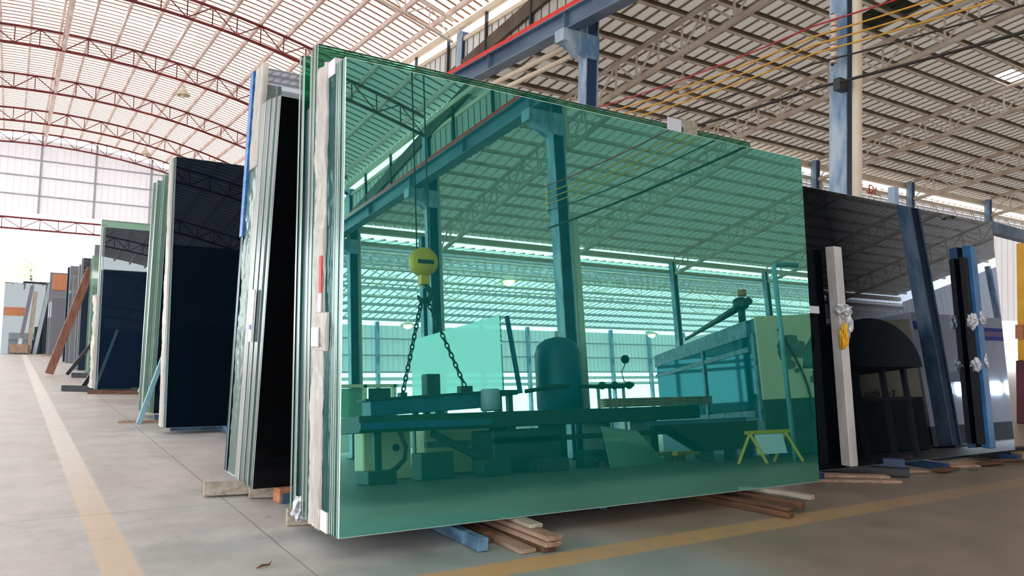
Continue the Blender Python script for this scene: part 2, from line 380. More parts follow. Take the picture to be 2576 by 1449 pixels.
# ---- left hall: barrel roof
APX, APZ, KA = 1.0, 10.78, .0199
def arch(x): return APZ-KA*(x-APX)**2
def corr_mesh(name, pts, along, length0, length1, pitch, ribw, ribh, mats, skyl=None):
    """ribbed sheeting: path pts (list of (u,z)), swept along the other axis; ribs stand up from the pans"""
    bm = bmesh.new(); prof = []
    v = length0
    while v < length1:
        prof += [(v, 0, 0), (v+pitch-ribw, 0, 1), (v+pitch-ribw*.8, ribh, 1), (v+pitch-ribw*.2, ribh, 1)]
        v += pitch
    prof.append((v, 0, 0))
    rows = []
    for (u, z) in pts:
        rows.append([bm.verts.new((u, w, z+h) if along == 'y' else (w, u, z+h)) for w, h, _ in prof])
    for i in range(len(rows)-1):
        for j in range(len(prof)-1):
            f = bm.faces.new((rows[i][j], rows[i][j+1], rows[i+1][j+1], rows[i+1][j]))
            f.material_index = 0 if j % 4 == 0 else 1
            k = skyl(i, prof[j][0]) if skyl else 0
            if k and (j % 4 == 0 or k == 3): f.material_index = 2 if k is True else k
    me = bpy.data.meshes.new(name); bm.to_mesh(me); bm.free()
    for m in mats: me.materials.append(M[m])
    o = bpy.data.objects.new(name, me); C.objects.link(o); return o
pts = [(x, arch(x)) for x in [9.55-.83*i for i in range(21)]]
def sky_left(i, y):                                   # translucent sheets let into the roof
    return (12 <= i <= 17 and 26.3 < y < 27.4) or (6 <= i <= 11 and 26.3 < y < 27.3) or (1 <= i <= 4 and 9 < y < 10)
cl = corr_mesh('ceiling', pts, 'y', 3.1, 46.6, .31, .08, .05, ['roof_left', 'rib_left', 'skylight'], sky_left)
co = corr_mesh('ceiling', pts, 'y', -22, 3.0, .31, .065, .05, ['roof_dimmed', 'rib_right'])
tag(co, 'dimmed sheeting of the arched roof behind the camera', kind='structure')
tag(cl, 'cream ribbed sheeting of the arched roof', kind='structure')
def cprofile(name, a, b, mat, parent, h=.13, w=.06, lip=None):  # C-shaped purlin: web, two lips
    a, b = Vector(a), Vector(b); m = MB()
    d = (b-a).normalized(); s = d.cross(Vector((0, 0, 1))).normalized()
    for (o1, ww, hh, mi) in ((Vector((0, 0, 0)), .012, h, 0), (s*w/2+Vector((0, 0, -h/2)), w, .012, 1), (s*w+Vector((0, 0, -h/2+.015)), .010, .04, 1), (s*w/2+Vector((0, 0, h/2)), w, .012, 0)):
        m.bar(a+o1, b+o1, ww, hh, mi)
    return m.build(name, [mat, lip or mat], parent)
for i in range(20):
    x = 9.1-.825*i
    cprofile('purlin', (x, -22, arch(x)-.08), (x, 46.3, arch(x)-.08), 'purlin_left', cl)
# ridge tie running the length of the hall
rt = empty('ridge_girder', (APX, 12, 9.9), 'pale longitudinal tie girder under the crown of the arched roof', 'roof girder')
box('chord', (APX-.05, -21, APZ-.22), (APX+.05, 46, APZ-.12), 'purlin_left', rt); box('chord', (APX-.05, -21, APZ-.74), (APX+.05, 46, APZ-.66), 'purlin_left', rt)
for y in COLY: rod('strut', (APX, y+.12, APZ-.72), (APX, y+.12, APZ-.15), .03, 'truss_red', rt)
ly = [-16.6, -10.85, -5.1, 12.1, 17.75, 23.5, 29.3, 35.0, 40.7, 45.6]
lname = {-16.6: 'behind the camera, third from the near column', -10.85: 'reflected in the green glass, second back', -5.1: 'reflected in the green glass, nearest of those', 12.1: 'directly above the near racks',
         17.75: 'landing on the column behind the tall green sheets', 23.5: 'first across the top left of the view', 29.3: 'carrying the lower lamp beside the wrapped stack', 35.0: 'second before the gable wall',
         40.7: 'last full one before the gable wall', 45.6: 'lying against the far gable wall'}
for y in ly:
    t = empty('arched_truss', (APX, y, APZ-.7), 'red lattice arched roof truss '+lname[y], 'roof truss', 'arched trusses of the left hall')
    mt = 'truss_red' if y > 20 or y < 0 else 'truss_grey'
    xs = [9.28-.69*i for i in range(25)]
    MB().tube([(x, y, arch(x)-.17) for x in xs], .042, 6).build('top_chord', mt, t)
    MB().tube([(x, y, arch(x)-.73) for x in xs], .045, 6).build('bottom_chord', mt, t)
    for i in range(1, 25):
        x, xp = xs[i], xs[i-1]
        rod('strut', (x, y, arch(x)-.72), (x, y, arch(x)-.18), .018, mt, t)
        if i % 2: rod('diagonal', (xp, y, arch(xp)-.72), (x, y, arch(x)-.18), .018, mt, t)
        else: rod('diagonal', (xp, y, arch(xp)-.18), (x, y, arch(x)-.72), .018, mt, t)
# eave strip: sheeted wall below an open slot under the roof
def ribbed_wall(name, axis, u0, u1, w, z0, ztop, mats, pitch=.28, rib=.05, depth=.03):
    bm = bmesh.new(); u = u0; prof = []
    while u < u1:
        prof += [(u, 0), (u+pitch-rib, 0), (u+pitch-rib*.8, depth), (u+pitch-rib*.2, depth)]; u += pitch
    prof.append((u, 0))
    zf = ztop if callable(ztop) else (lambda q: ztop)
    rows = [[bm.verts.new((a, w+d, z) if axis == 'x' else (w+d, a, z)) for a, d in prof for z in [zz(a)]] for zz in (lambda q: z0, zf)]
    for j in range(len(prof)-1):
        f = bm.faces.new((rows[0][j], rows[0][j+1], rows[1][j+1], rows[1][j])); f.material_index = 0 if j % 4 == 0 else min(1, len(mats)-1)
    me = bpy.data.meshes.new(name); bm.to_mesh(me); bm.free()
    for m in mats: me.materials.append(M[m])
    o = bpy.data.objects.new(name, me); C.objects.link(o); return tag(o, kind='structure')
wm = ribbed_wall('wall_middle', 'y', -20, 46, XC+.12, 7.35, 8.66, ['wall_panel', 'wall_panel_rib'], .30, .045, .04)
box('rail', (XC+.06, -20, 8.60), (XC+.16, 46, 8.70), 'cream_pipe', wm)
box('eave_beam', (XC-.02, -20, 8.93), (XC+.10, 46, 9.06), 'cream_pipe', wm)
for y in [k*1.95-19 for k in range(34)]:
    if min(abs(y-c) for c in COLY) > .5: box('post', (XC+.0, y-.03, 7.4), (XC+.07, y+.03, 8.98), 'steel_dark', wm)
# far gable wall of the left hall, open below
we = ribbed_wall('wall_far', 'x', -7.4, 9.4, 46.0, 6.62, lambda x: arch(x)-.42, ['wall_end', 'wall_end_rib'], .30, .04, .012)
for z in (7.5, 8.45, 9.3): box('rail', (-7.4, 45.9, z-.035), (9.4, 45.97, z+.035), 'girt', we)
for x in (-4.6, -1.9, .9, 3.35, 6.0): box('post', (x-.05, 45.84, 6.6), (x+.05, 45.97, arch(x)-.2), 'girt', we)
lg = empty('door_lattice_girder', (1, 45.7, 5.75), 'orange lattice girder spanning the bright doorway under the far gable', 'roof girder')
for z in (5.75, 6.3): box('chord', (-7.2, 45.66, z-.045), (4.0, 45.74, z+.045), 'truss_red', lg)
for i in range(14):
    x = -7.0+.8*i
    rod('strut', (x, 45.7, 5.78), (x, 45.7, 6.28), .022, 'truss_red', lg)
    if x+.8 < 4.0: rod('diagonal', (x, 45.7, 5.78 if i % 2 else 6.28), (x+.8, 45.7, 6.28 if i % 2 else 5.78), .02, 'truss_red', lg)
ribbed_wall('wall_left', 'y', -22, 46, -7.45, 4.6, 9.0, ['wall_end', 'girt'])

# ---- right hall: gable roof, ridge across the view
RY, RZ, SL = .6, 10.62, .155
def gab(y): return RZ-SL*abs(y-RY)
def sky_right(i, x):
    if i in (3, 4) and 16.5 < x < 17.7: return 3      # bare dark patch where sheets are missing their paint
    return (i == 3 and 23.4 < x < 24.3)
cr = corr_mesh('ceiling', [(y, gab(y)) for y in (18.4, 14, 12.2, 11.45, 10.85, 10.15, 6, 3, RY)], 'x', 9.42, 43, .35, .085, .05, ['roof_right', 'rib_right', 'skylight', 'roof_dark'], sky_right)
tag(cr, 'grey brown ribbed sheeting of the pitched roof, far slope', kind='structure')
cn = corr_mesh('ceiling', [(y, gab(y)) for y in (RY, -3, -7, -11, -15, -17.2)], 'x', 9.42, 43, .35, .06, .04, ['roof_right', 'rib_soft'])
tag(cn, 'grey brown ribbed sheeting of the pitched roof, near slope', kind='structure')
for k in range(45):
    y = 17.55-.775*k
    if y < -16.8: break
    cprofile('purlin', (9.45, y, gab(y)-.09), (43, y, gab(y)-.09), 'purlin_right' if y > RY else 'truss_grey', cr if y > RY else cn, .14 if y > RY else .09, .06, 'truss_grey')  # pale lip and dark web put light and shade into the purlin colours
vb = MB()
vb.bar((9.36, 18.4, gab(18.4)-.12), (9.36, RY, RZ-.12), .12, .34).bar((9.36, -17.2, gab(-17.2)-.12), (9.36, RY, RZ-.12), .12, .34)
tag(vb.build('trim_1', 'flash'), kind='structure')
where = {12.7: 'first beyond the blue columns, above the red rail', 18.1: 'second beyond the blue columns, near the middle of the right roof', 24.1: 'third, passing behind the tall blue column', 30.1: 'fourth, rising from the second far column', 36.1: 'fifth, at the right edge above the dark glass'}
for X in where:
    t = empty('pitched_truss', (X, RY, 6.9), 'pale lattice pitched truss, '+where[X], 'roof truss', 'pitched trusses of the right hall')
    ch = [(X, y, gab(y)-.22) for y in (17.6, RY, -16.6)]; cb = [(X, y, gab(y)-.97) for y in (17.6, RY, -16.6)]
    MB().tube(ch, .06, 6).build('top_chord', 'truss_grey', t); MB().tube(cb, .075, 6).build('bottom_chord', 'truss_grey', t)
    n = 44; ys = [17.6-i*34.2/n for i in range(n+1)]
    for i in range(1, n+1):
        y, yp = ys[i], ys[i-1]
        rod('strut', (X, y, gab(y)-.95), (X, y, gab(y)-.24), .030, 'truss_grey', t)
        if i % 2: rod('diagonal', (X, yp, gab(yp)-.95), (X, y, gab(y)-.24), .030, 'truss_grey', t)
        else: rod('diagonal', (X, yp, gab(yp)-.24), (X, y, gab(y)-.95), .028, 'truss_grey', t)
# far eave and near eave of the right hall with their columns, gutters and lattice girders
def hcol(name, x, y, z1, label, group, mat='column_blue', w=.26, d=.30, z0=0.0, pipe=True, corbel=False, pipes=1, pipe_top=None, front_pipe=False):
    t = empty(name, (x+d/2, y, z0), label, 'column', group)
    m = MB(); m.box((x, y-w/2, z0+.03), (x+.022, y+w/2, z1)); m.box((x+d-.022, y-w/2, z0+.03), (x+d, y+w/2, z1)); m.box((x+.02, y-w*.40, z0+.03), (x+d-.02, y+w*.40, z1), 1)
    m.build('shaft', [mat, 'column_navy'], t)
    box('base_plate', (x-.08, y-w/2-.08, z0), (x+d+.08, y+w/2+.08, z0+.035), 'steel_dark', t)
    if corbel:
        m = MB()
        P = [(x-.58, 7.10), (x+d, 7.10), (x+d, 6.62), (x-.0, 6.62), (x-.45, 6.86), (x-.58, 6.86)]
        a = [m.bm.verts.new((px, y-.15, pz)) for px, pz in P]; b = [m.bm.verts.new((px, y+.15, pz)) for px, pz in P]
        m.bm.faces.new(a[::-1]); m.bm.faces.new(b)
        for i in range(6): m.bm.faces.new((a[i], a[(i+1) % 6], b[(i+1) % 6], b[i]))
        m.build('corbel', mat, t)
    if pipes == 2:
        for q, (pa, pb) in enumerate(((6.42, 7.6), (0.0, 4.95))): MB().tube([(x+d+.10+.10*q, y, pa), (x+d+.10+.10*q, y, pb)], .085, 12).build('drain_pipe', 'cream_pipe', t)
    elif pipe:
        for q in range(pipes):
            px, py, pr = (x+.075, y-.24, .064) if front_pipe else (x+d+.09+.17*q, y-.06, .07)
            MB().tube([(px, py, z0), (px, py, pipe_top or z1-.1)], pr, 14).build('drain_pipe', 'cream_pipe', t)
    return t
lab = {-16.6: 'last one down the hall mirrored at the left of the green glass', -10.85: 'mirrored beside the yellow hook block', -5.1: 'mirrored in the middle of the green glass', 1.05: 'beside the camera, mirrored at the right edge of the green glass',
       6.49: 'with an insulator string and cream drain pipe, right of the green glass', 12.2: 'holding the crane rail on a corbel above the green glass', 17.42: 'with its head against the sheeted strip', 23.4: 'hidden behind the wrapped stack, next past the sheeted strip',
       29.2: 'second past the sheeted strip', 35.0: 'third past the sheeted strip', 40.7: 'nearest the far gable'}
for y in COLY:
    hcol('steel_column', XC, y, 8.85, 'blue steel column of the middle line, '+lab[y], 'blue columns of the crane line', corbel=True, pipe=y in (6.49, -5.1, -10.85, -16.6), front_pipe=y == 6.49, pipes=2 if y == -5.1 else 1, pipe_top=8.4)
# crane runway
g = empty('crane_runway', (8.9, 12, 7.1), 'long grey blue crane runway beam with red conductor rail on corbels', 'crane beam')
m = MB(); m.box((8.78, -20, 7.10), (9.06, 45, 7.125)); m.box((8.78, -20, 7.47), (9.06, 45, 7.495)); m.box((8.91, -20, 7.12), (8.93, 45, 7.475)); m.build('girder', 'beam_blue', g)
for y in [c for c in COLY] + [c+2.9 for c in COLY]: box('stiffener', (8.80, y-.008, 7.125), (8.925, y+.008, 7.47), 'beam_blue', g)
box('conductor_rail', (8.80, -20, 7.50), (8.86, 45, 7.60), 'red', g)
box('crane_rail', (8.90, -20, 7.496), (8.95, 45, 7.55), 'steel_dark', g)
for k, (px, pz, r) in enumerate(((9.10, 6.93, .06), (9.18, 6.74, .055))):
    p = MB().tube([(px, 12.4, pz), (px, 16, pz-.01), (px, 24, pz-.04)], r, 10).build('conduit_pipe', 'cream_pipe')
    tag(p, 'cream pipe slung under the crane beam, '+('upper and thicker of two' if k == 0 else 'lower and thinner of two'), 'pipe', 'pipes under the crane beam')
# eave columns at both ends of the right hall
for X in (12.1, 18.1, 24.1, 30.1, 36.1):
    for Y, z1, where_ in ((17.75, 7.72, 'far eave'), (-16.75, 7.5, 'near eave')):
        hcol('eave_column', X-.12, Y, z1, f'grey blue eave column of the {where_} under truss number {int(X//6)-1} from the crane line', f'columns of the {where_}', w=.22, d=.24, pipe=(X in (24.1, 36.1)), pipe_top=7.2)
for Y, nm in ((17.95, 'far'), (-16.95, 'near')):
    s = 1 if Y > 0 else -1
    e = empty('eave_girder', (25, Y, 6.4), f'cream lattice girder with gutter along the {nm} eave of the pitched roof', 'roof girder')
    box('gutter', (9.4, min(Y, Y+.2*s), 7.52), (43, max(Y, Y+.2*s), 7.72), 'cream_pipe', e)
    MB().tube([(9.5, Y, 7.12), (43, Y, 7.12)], .07, 8).build('top_pipe', 'cream_pipe', e)
    if nm == 'far':
        MB().tube([(9.5, Y, 6.45), (43, Y, 6.45)], .05, 8).build('bottom_chord', 'cream_pipe', e)
        for i in range(44):
            x = 9.6+.75*i
            rod('strut', (x, Y, 6.46), (x, Y, 7.1), .022, 'truss_grey', e)
            rod('diagonal', (x, Y, 6.46 if i % 2 else 7.1), (x+.75, Y, 7.1 if i % 2 else 6.46), .022, 'truss_grey', e)
sg = empty('hanging_sign', (27.6, 17.7, 6.9), 'small red letters hanging on the far eave girder over the black glass', 'sign')
box('backing', (27.3, 17.84, 6.92), (28.2, 17.86, 7.06), 'cream_pipe', sg)
# ---- bright bays beyond both eaves: lower cross halls with white roofs
def cross_hall(Y0, s, nm):
    prof = [(Y0, 7.40), (Y0+s*4, 8.1), (Y0+s*9.5, 8.75), (Y0+s*15, 8.1), (Y0+s*19, 7.6)]
    o = corr_mesh('ceiling', prof, 'x', 6.0 if nm == 'near' else 9.5, 62, .45, .09, .05, ['roof_far', 'rib_far', 'skylight'], (lambda i, x: i == 1 and 16.5 < x < 24) if nm == 'near' else None)
    tag(o, f'white ribbed roof of the low bay beyond the {nm} eave', kind='structure')
    def zz(u):
        for (a, za), (b, zb) in zip(prof, prof[1:]):
            if min(a, b) <= u <= max(a, b): return za+(zb-za)*(u-a)/(b-a)
        return 7.5
    for k in range(13):
        y = Y0+s*(.9+1.45*k)
        cprofile('purlin', (6.5 if nm == 'near' else 9.6, y, zz(y)-.09), (62, y, zz(y)-.09), 'girt', o, .15, .07)
    for k, d in enumerate((3.0, 7.0, 11.5)):
        y = Y0+s*d; z = zz(y)
        e = empty('cross_girder', (30, y, z-.8), f'white lattice girder under the low bay roof, {ORD[k]} beyond the {nm} eave', 'roof girder', f'girders of the {nm} low bay')
        for dz in (.22, .85): MB().tube([(9.6, y, z-dz), (58, y, z-dz)], .045, 6).build('chord', 'truss_grey', e)
        for i in range(32):
            x = 9.6+1.5*i
            rod('strut', (x, y, z-.84), (x, y, z-.24), .022, 'truss_grey', e)
            rod('diagonal', (x, y, z-(.84 if i % 2 else .24)), (x+1.5, y, z-(.24 if i % 2 else .84)), .022, 'truss_grey', e)
cross_hall(18.4, 1, 'far'); cross_hall(-17.3, -1, 'near')
wr = ribbed_wall('wall_rear', 'x', 0, 62, -36.2, 4.45, 7.32, ['wall_end', 'wall_end_rib'], .35, .03, .04)
for z in (4.5, 5.5, 6.5): box('rail', (0, -36.1, z-.04), (62, -36.02, z+.04), 'girt', wr)
for z in (3.7, 4.1): box('louvre', (0, -36.2, z-.10), (62, -36.12, z+.10), 'office_white', wr)
box('low_wall', (0, -36.3, 0), (62, -36.1, 1.7), 'wall_panel', wr)
box('fascia_board', (21.5, -36.0, 6.2), (26.9, -35.9, 6.75), 'plank_red', wr)
for k in range(16): box('post', (4+3.6*k, -36.1, 0), (4.2+3.6*k, -35.85, 7.5), 'column_blue', wr)
wf = ribbed_wall('wall_back', 'x', 9.6, 62, 37.2, 3.0, 7.4, ['wall_end', 'girt'])
wright = ribbed_wall('wall_right', 'y', -36, 37, 43.1, 2.6, lambda y: gab(y)-.45 if -17 < y < 18 else 7.0, ['wall_end', 'wall_end_rib'])
for y in (-12, -6, 0, 6, 12): box('post', (42.9, y-.12, 0), (43.08, y+.12, gab(y)-.3), 'column_blue', wright)

# ================================================================== GLASS
def sheet(name, x0, x1, yb, zb, H, t, lean, face, edge, label, group=None, cat='glass sheet', parent=None, back=None, arris=.0016, armat='arris'):
    """flat sheet standing on its long edge; lean > 0 tips the top away from the camera"""
    a = R_(lean); up = Vector((0, math.sin(a), math.cos(a))); n = Vector((0, math.cos(a), -math.sin(a)))
    B = Vector((0, yb, zb)); m = MB(); bm = m.bm
    P = [Vector((x, 0, 0))+B+n*d+up*h for h in (0, H) for x, d in ((x0, 0), (x1, 0), (x1, t), (x0, t))]
    m.quadbox(P, 0)
    bmesh.ops.recalc_face_normals(bm, faces=bm.faces)
    for f in bm.faces:
        f.material_index = 0 if abs(f.normal.dot(n)) > .9 else 1
    fs = [f for f in bm.faces if f.material_index == 0 and f.normal.dot(n) < 0]
    r = bmesh.ops.bevel(bm, geom=list(fs[0].edges), offset=arris, segments=1, affect='EDGES')
    for f in r['faces']: f.material_index = 2
    o = m.build(name, [face, edge, armat], parent, base=(x0 if parent is None else x0, yb, zb))
    if parent is None: tag(o, label, cat, group)
    return o
def pack(spec, x0, x1, zb, lean, what, where_, group, jit=.004, short=0.):
    """spec: list of (yb, t, H, face, edge, dx, adjective)"""
    for i, (yb, t, H, face, edge, dx, adj) in enumerate(spec):
        sheet('glass_sheet', x0+dx+random.uniform(-jit, jit), x1+dx-(short if i else 0), yb, zb, H, t, lean, face, edge,
              f'{adj} glass sheet, {ORD[i]} from the front {where_}', group, arris=.0045 if face == 'green_front' else .0016)
XL, XR = 1.39, 5.05
LEAN1 = 4.1
# front pack of seven
ads = ['large mirror-like green', 'green', 'green', 'green', 'green', 'green', 'green']
pack([(3.672+.0195*i, .0175, 2.425 - (.006 if i % 3 == 1 else 0), 'green_front' if i == 0 else 'green_inner', 'edge_green' if i % 4 else 'edge_clear', 0, ads[i]) for i in range(7)],
     XL, XR, .106, LEAN1, '', 'in the nearest pack', 'green sheets of the nearest pack', short=.075)
# wrapped pack
wp = empty('wrapped_glass_pack', (XL, 3.95, .106), 'teal glass pack with white plastic wrapped edge behind the nearest green sheets', 'glass pack')
sheet('glass_core', XL+.012, XR-.12, 3.818, .106, 2.44, .092, LEAN1, 'teal_film', 'teal_film', None, parent=wp)
sheet('glass_core', XL+.02, XR-.12, 3.915, .106, 2.44, .17, LEAN1, 'teal_film', 'edge_clear', None, parent=wp)
def wrinkled(name, x, y0, y1, z0, z1, lean, mat, parent, amp=.02, nx=13, nz=150, seed=0, deep=.10):
    """film sleeve over a vertical glass edge: bulges, creases, a loose hem"""
    a = R_(lean); bm = bmesh.new(); g = []
    prof = [(deep, 0.), (.01, 0.)]+[(-.006, k/(nx-1)) for k in range(nx)]+[(.01, 1.), (deep, 1.)]
    for j in range(nz+1):
        z = z0+(z1-z0)*j/nz; row = []
        for (dx, q) in prof:
            y = y0+(y1-y0)*q
            w = noise.noise(Vector((q*4+seed, z*2.2, seed)))*amp+noise.noise(Vector((q*9+seed+z*1.5, z*7+q*6, 3)))*amp*.55+noise.noise(Vector((q*6-z*9, z*24, 7+seed)))*amp*.22
            edge = .5 if dx > .05 else 1
            row.append(bm.verts.new((x+dx-abs(w)*edge, y+math.tan(a)*(z-z0)+noise.noise(Vector((z*3, seed, q)))*amp*.5, z)))
        g.append(row)
    for j in range(nz):
        for k in range(len(prof)-1):
            f = bm.faces.new((g[j][k], g[j][k+1], g[j+1][k+1], g[j+1][k])); f.smooth = True
    bmesh.ops.solidify(bm, geom=bm.faces, thickness=.002)
    me = bpy.data.meshes.new(name); bm.to_mesh(me); bm.free(); me.materials.append(M[mat])
    o = bpy.data.objects.new(name, me); C.objects.link(o); return par(o, parent)
wrinkled('edge_wrap', XL, 3.912, 4.090, .095, 2.565, LEAN1, 'wrap', wp, .024, seed=2)
wrinkled('clear_film', XL+.004, 3.82, 3.91, .12, 2.50, LEAN1, 'teal_film', wp, .012, seed=8, deep=.03)
ty = lambda y, z: y+math.tan(R_(LEAN1))*(z-.106)
def slab(name, x0, x1, y0, y1, z0, z1, mat, parent, yoff=0): # leaning little box following the pack
    m = MB(); P = []
    for z in (z0, z1):
        for x, y in ((x0, y0), (x1, y0), (x1, y1), (x0, y1)): P.append((x, ty(y, z), z))
    m.quadbox(P); return m.build(name, mat, parent)
slab('corner_cap', XL-.008, XL+.16, 3.812, 3.955, 2.47, 2.56, 'paper', wp)
slab('corner_cap', XL-.010, XL+.10, 3.815, 3.935, .10, .20, 'wrap', wp)
slab('label', XL-.024, XL-.019, 3.922, 3.96, 1.30, 1.50, 'tag_red', wp)
slab('label', XL-.026, XL-.02, 3.918, 3.965, 1.20, 1.30, 'paper', wp)
slab('paper_band', XL-.034, XL-.026, 3.93, 4.04, 1.02, 1.12, 'paper', wp)
wrinkled('tape_band', XL-.008, 3.912, 4.092, 1.0, 1.2, LEAN1, 'wrap', wp, .03, nz=30, seed=21, deep=.02)
# taller sheets behind
pack([(4.135+.031*i, .026, 2.65-.004*i, 'green_clear', 'edge_clear' if i % 2 else 'edge_green', .0, 'tall pale green') for i in range(4)]+[(4.262, .066, 2.30, 'green_inner', 'edge_dark', .006, 'added gap-darkening')],  # last sheet added as dark fill for the shaded gap behind
     XL+.005, XR-.02, .10, LEAN1, '', 'of the tall pack', 'tall green sheets')
pack([(4.335+.036*i, .022, 2.63+.02*(i == 2), 'green_clear', 'edge_clear' if i != 1 else 'edge_dark', 0, 'clear grey green') for i in range(3)],
     XL-.005, XR, .105, LEAN1, '', 'against the first rack', 'clear sheets against the first rack')
for k, (x, yy) in enumerate(((4.10, 0), (4.27, .02))):
    z = 2.735
    o = MB().box((x, ty(4.135, z)-.012, z-.06), (x+.14, ty(4.135, z)-.004+yy, z+.055+.01*k)).build('paper_note', 'paper' if k == 0 else 'wood_grey')
    tag(o, 'white paper note on the top edge of the tall green sheets' if k == 0 else 'beige paper note next to the white one on the tall green sheets', 'note')
# ---- second stack, leaning back toward the camera from the far side of the first rack
L2 = -5.4
X2 = 1.355
s2 = [(5.115, .022, 2.49, 'black', 'edge_dark', 0, 'black'), (5.150, .040, 2.50, 'grey_glass', 'edge_clear', .0, 'silver edged'), (5.197, .036, 2.50, 'teal_film', 'edge_green', .004, 'teal edged'),
      (5.240, .070, 2.51, 'clear_edge', 'edge_clear', -.004, 'milky edged'), (5.318, .04, 2.51, 'teal_film', 'edge_green', .008, 'dark teal'), (5.365, .09, 2.53, 'clear_edge', 'edge_clear', -.004, 'pale'), (5.46, .10, 2.53, 'clear_edge', 'edge_white', -.002, 'frosty')]
pack(s2, X2, X2+3.3, .09, L2, '', 'in the second stack', 'sheets of the second stack')
w2 = empty('wrapped_glass_pack', (X2, 5.6, .09), 'tall white wrapped glass pack at the back of the second stack', 'glass pack')
sheet('glass_core', X2+.02, X2+3.3, 5.58, .085, 2.80, .19, L2, 'grey_glass', 'edge_white', None, parent=w2)
wrinkled('edge_wrap', X2+.004, 5.575, 5.775, .09, 2.86, L2, 'clear_edge', w2, .018, seed=31, deep=.12)
wrinkled('top_wrap', X2-.004, 5.57-.205, 5.77-.21, 2.2, 2.90, L2, 'wrap', w2, .014, nz=30, seed=33, deep=.03)
o = sheet('glass_sheet', X2-.012, X2+3.3, 5.80, .10, 2.80, .05, L2, 'navy', 'edge_dark', 'dark blue edged glass sheet at the very back of the second stack')
bf = MB(); a2 = math.tan(R_(L2))
bf.quadbox([(X2-.02+dx, 5.79+dy+a2*(z-.1), z) for z in (1.75, 2.9) for dx, dy in ((0, 0), (.05, 0), (.05, .075), (0, .075))]); bf.build('blue_film', 'blue_film', o)
tg = MB(); tg.quadbox([(X2-.03+dx, 5.30+dy+a2*(z-.1), z) for z in (1.02, 1.36) for dx, dy in ((0, 0), (.01, 0), (.01, .085), (0, .085))])
t_ = tag(tg.build('paper_tag', 'paper'), 'white paper tag stuck on the edge of the second stack', 'tag')
tg = MB(); tg.quadbox([(X2-.033+dx, 5.315+dy+a2*(z-.1), z) for z in (1.10, 1.13) for dx, dy in ((0, 0), (.004, 0), (.004, .05), (0, .05))]); tg.build('print', 'tag_blue', t_)

def rack(y, xs, yf, yb, H, label, mat='tube_blue', x0=None, x1=None, front=None, rear=None):
    """A-shaped steel rack: floor beams across, two rows of raking posts, ridge tube"""
    t = empty('glass_rack', ((xs[0]+xs[-1])/2, y, 0), label, 'rack')
    for k, x in enumerate(xs):
        MB().bar((x, (front or yf-.9) if (k == 0 or not front) else yf-.45, .036), (x, rear or yb+.9, .036), .062, .066).build('base_beam', mat, t, .004)
        MB().bar((x, yf, .065), (x, y-.05, H), .06, .06, up=(1, 0, 0)).build('post', mat, t, .003)
        MB().bar((x, yb, .065), (x, y+.05, H), .06, .06, up=(1, 0, 0)).build('post', mat, t, .003)
        box('tie', (x-.03, y-.25, H*.5-.03), (x+.03, y+.25, H*.5+.03), mat, t)
    x0, x1 = x0 or xs[0]-.25, x1 or xs[-1]+.25
    box('ridge_tube', (x0, y-.03, H-.02), (x1, y+.03, H+.04), mat, t)
    for yy in (yf, yb): box('floor_tube', (x0-.1, yy-.03, .0), (x1, yy+.03, .062), mat, t)
    return t
rack(4.75, (2.10, 3.3, 4.42), 4.455, 5.06, 2.3, 'blue steel A shaped rack between the near green and black glass', front=3.50, rear=5.9, x0=1.62)

def crumple(name, c, rad, mat, parent, seed):
    bm = bmesh.new(); bmesh.ops.create_icosphere(bm, subdivisions=3, radius=1)
    for v in bm.verts:
        k = 1+.55*noise.noise(v.co*2.6+Vector((seed, 0, 0)))+.35*noise.noise(v.co*7+Vector((0, seed, 0)))
        v.co = Vector((v.co.x*rad[0]*k, v.co.y*rad[1]*k, v.co.z*rad[2]*k))
    me = bpy.data.meshes.new(name); bm.to_mesh(me); bm.free(); me.materials.append(M[mat])
    o = bpy.data.objects.new(name, me); C.objects.link(o); o.location = c; return par(o, parent)
# ---- timber and blocks round the near stacks
def timber(name, a, b, w, h, mat, label, cat='plank', group=None, rot=0):
    o = MB().bar(a, b, w, h).build(name, mat, None, .004); return tag(o, label, cat, group)
P1 = 'timbers under the near corner'
timber('plank', (2.29, 3.37, .012), (2.30, 4.6, .012), .10, .022, 'wood', 'thin plank lying flat between blue beam end and plank pile', group=P1)
timber('plank', (2.405, 3.345, .014), (2.36, 4.7, .014), .085, .026, 'wood_dark', 'bottom plank of the small pile right of the blue beam', group=P1)
timber('plank', (2.415, 3.325, .041), (2.37, 4.7, .041), .10, .024, 'wood', 'middle plank of the small pile right of the blue beam', group=P1)
timber('plank', (2.43, 3.335, .067), (2.40, 4.7, .067), .095, .024, 'wood', 'upper plank of the small pile right of the blue beam', group=P1)
timber('plank', (2.44, 3.52, .091), (2.44, 4.4, .091), .085, .022, 'wood_grey', 'short pale plank on top of the small pile under the glass', group=P1)
timber('block', (2.20, 3.62, .03), (2.19, 4.4, .03), .05, .06, 'wood_dark', 'dark timber hidden between blue beam and plank pile', group=P1)
for bx in (1.75, 3.3): timber('block', (bx, 4.12, .053), (bx, 4.42, .053), .09, .105, 'wood_dark', 'dark bearer timber under the near glass '+('close to its left corner' if bx < 2 else 'below its middle'), 'block')
P2 = 'timbers under the right end of the green glass'
timber('plank', (4.24, 3.29, .020), (4.0, 4.9, .020), .07, .038, 'wood_dark', 'lowest dark timber of the bearers under the right end of the green glass', group=P2)
timber('plank', (4.25, 3.30, .052), (4.02, 4.9, .052), .075, .024, 'wood_dark', 'second dark timber of the bearers under the right end of the green glass', group=P2)
timber('plank', (4.45, 3.36, .047), (4.15, 4.9, .047), .07, .05, 'wood_dark', 'dark edge timber beside the longest pale bearer', group=P2)
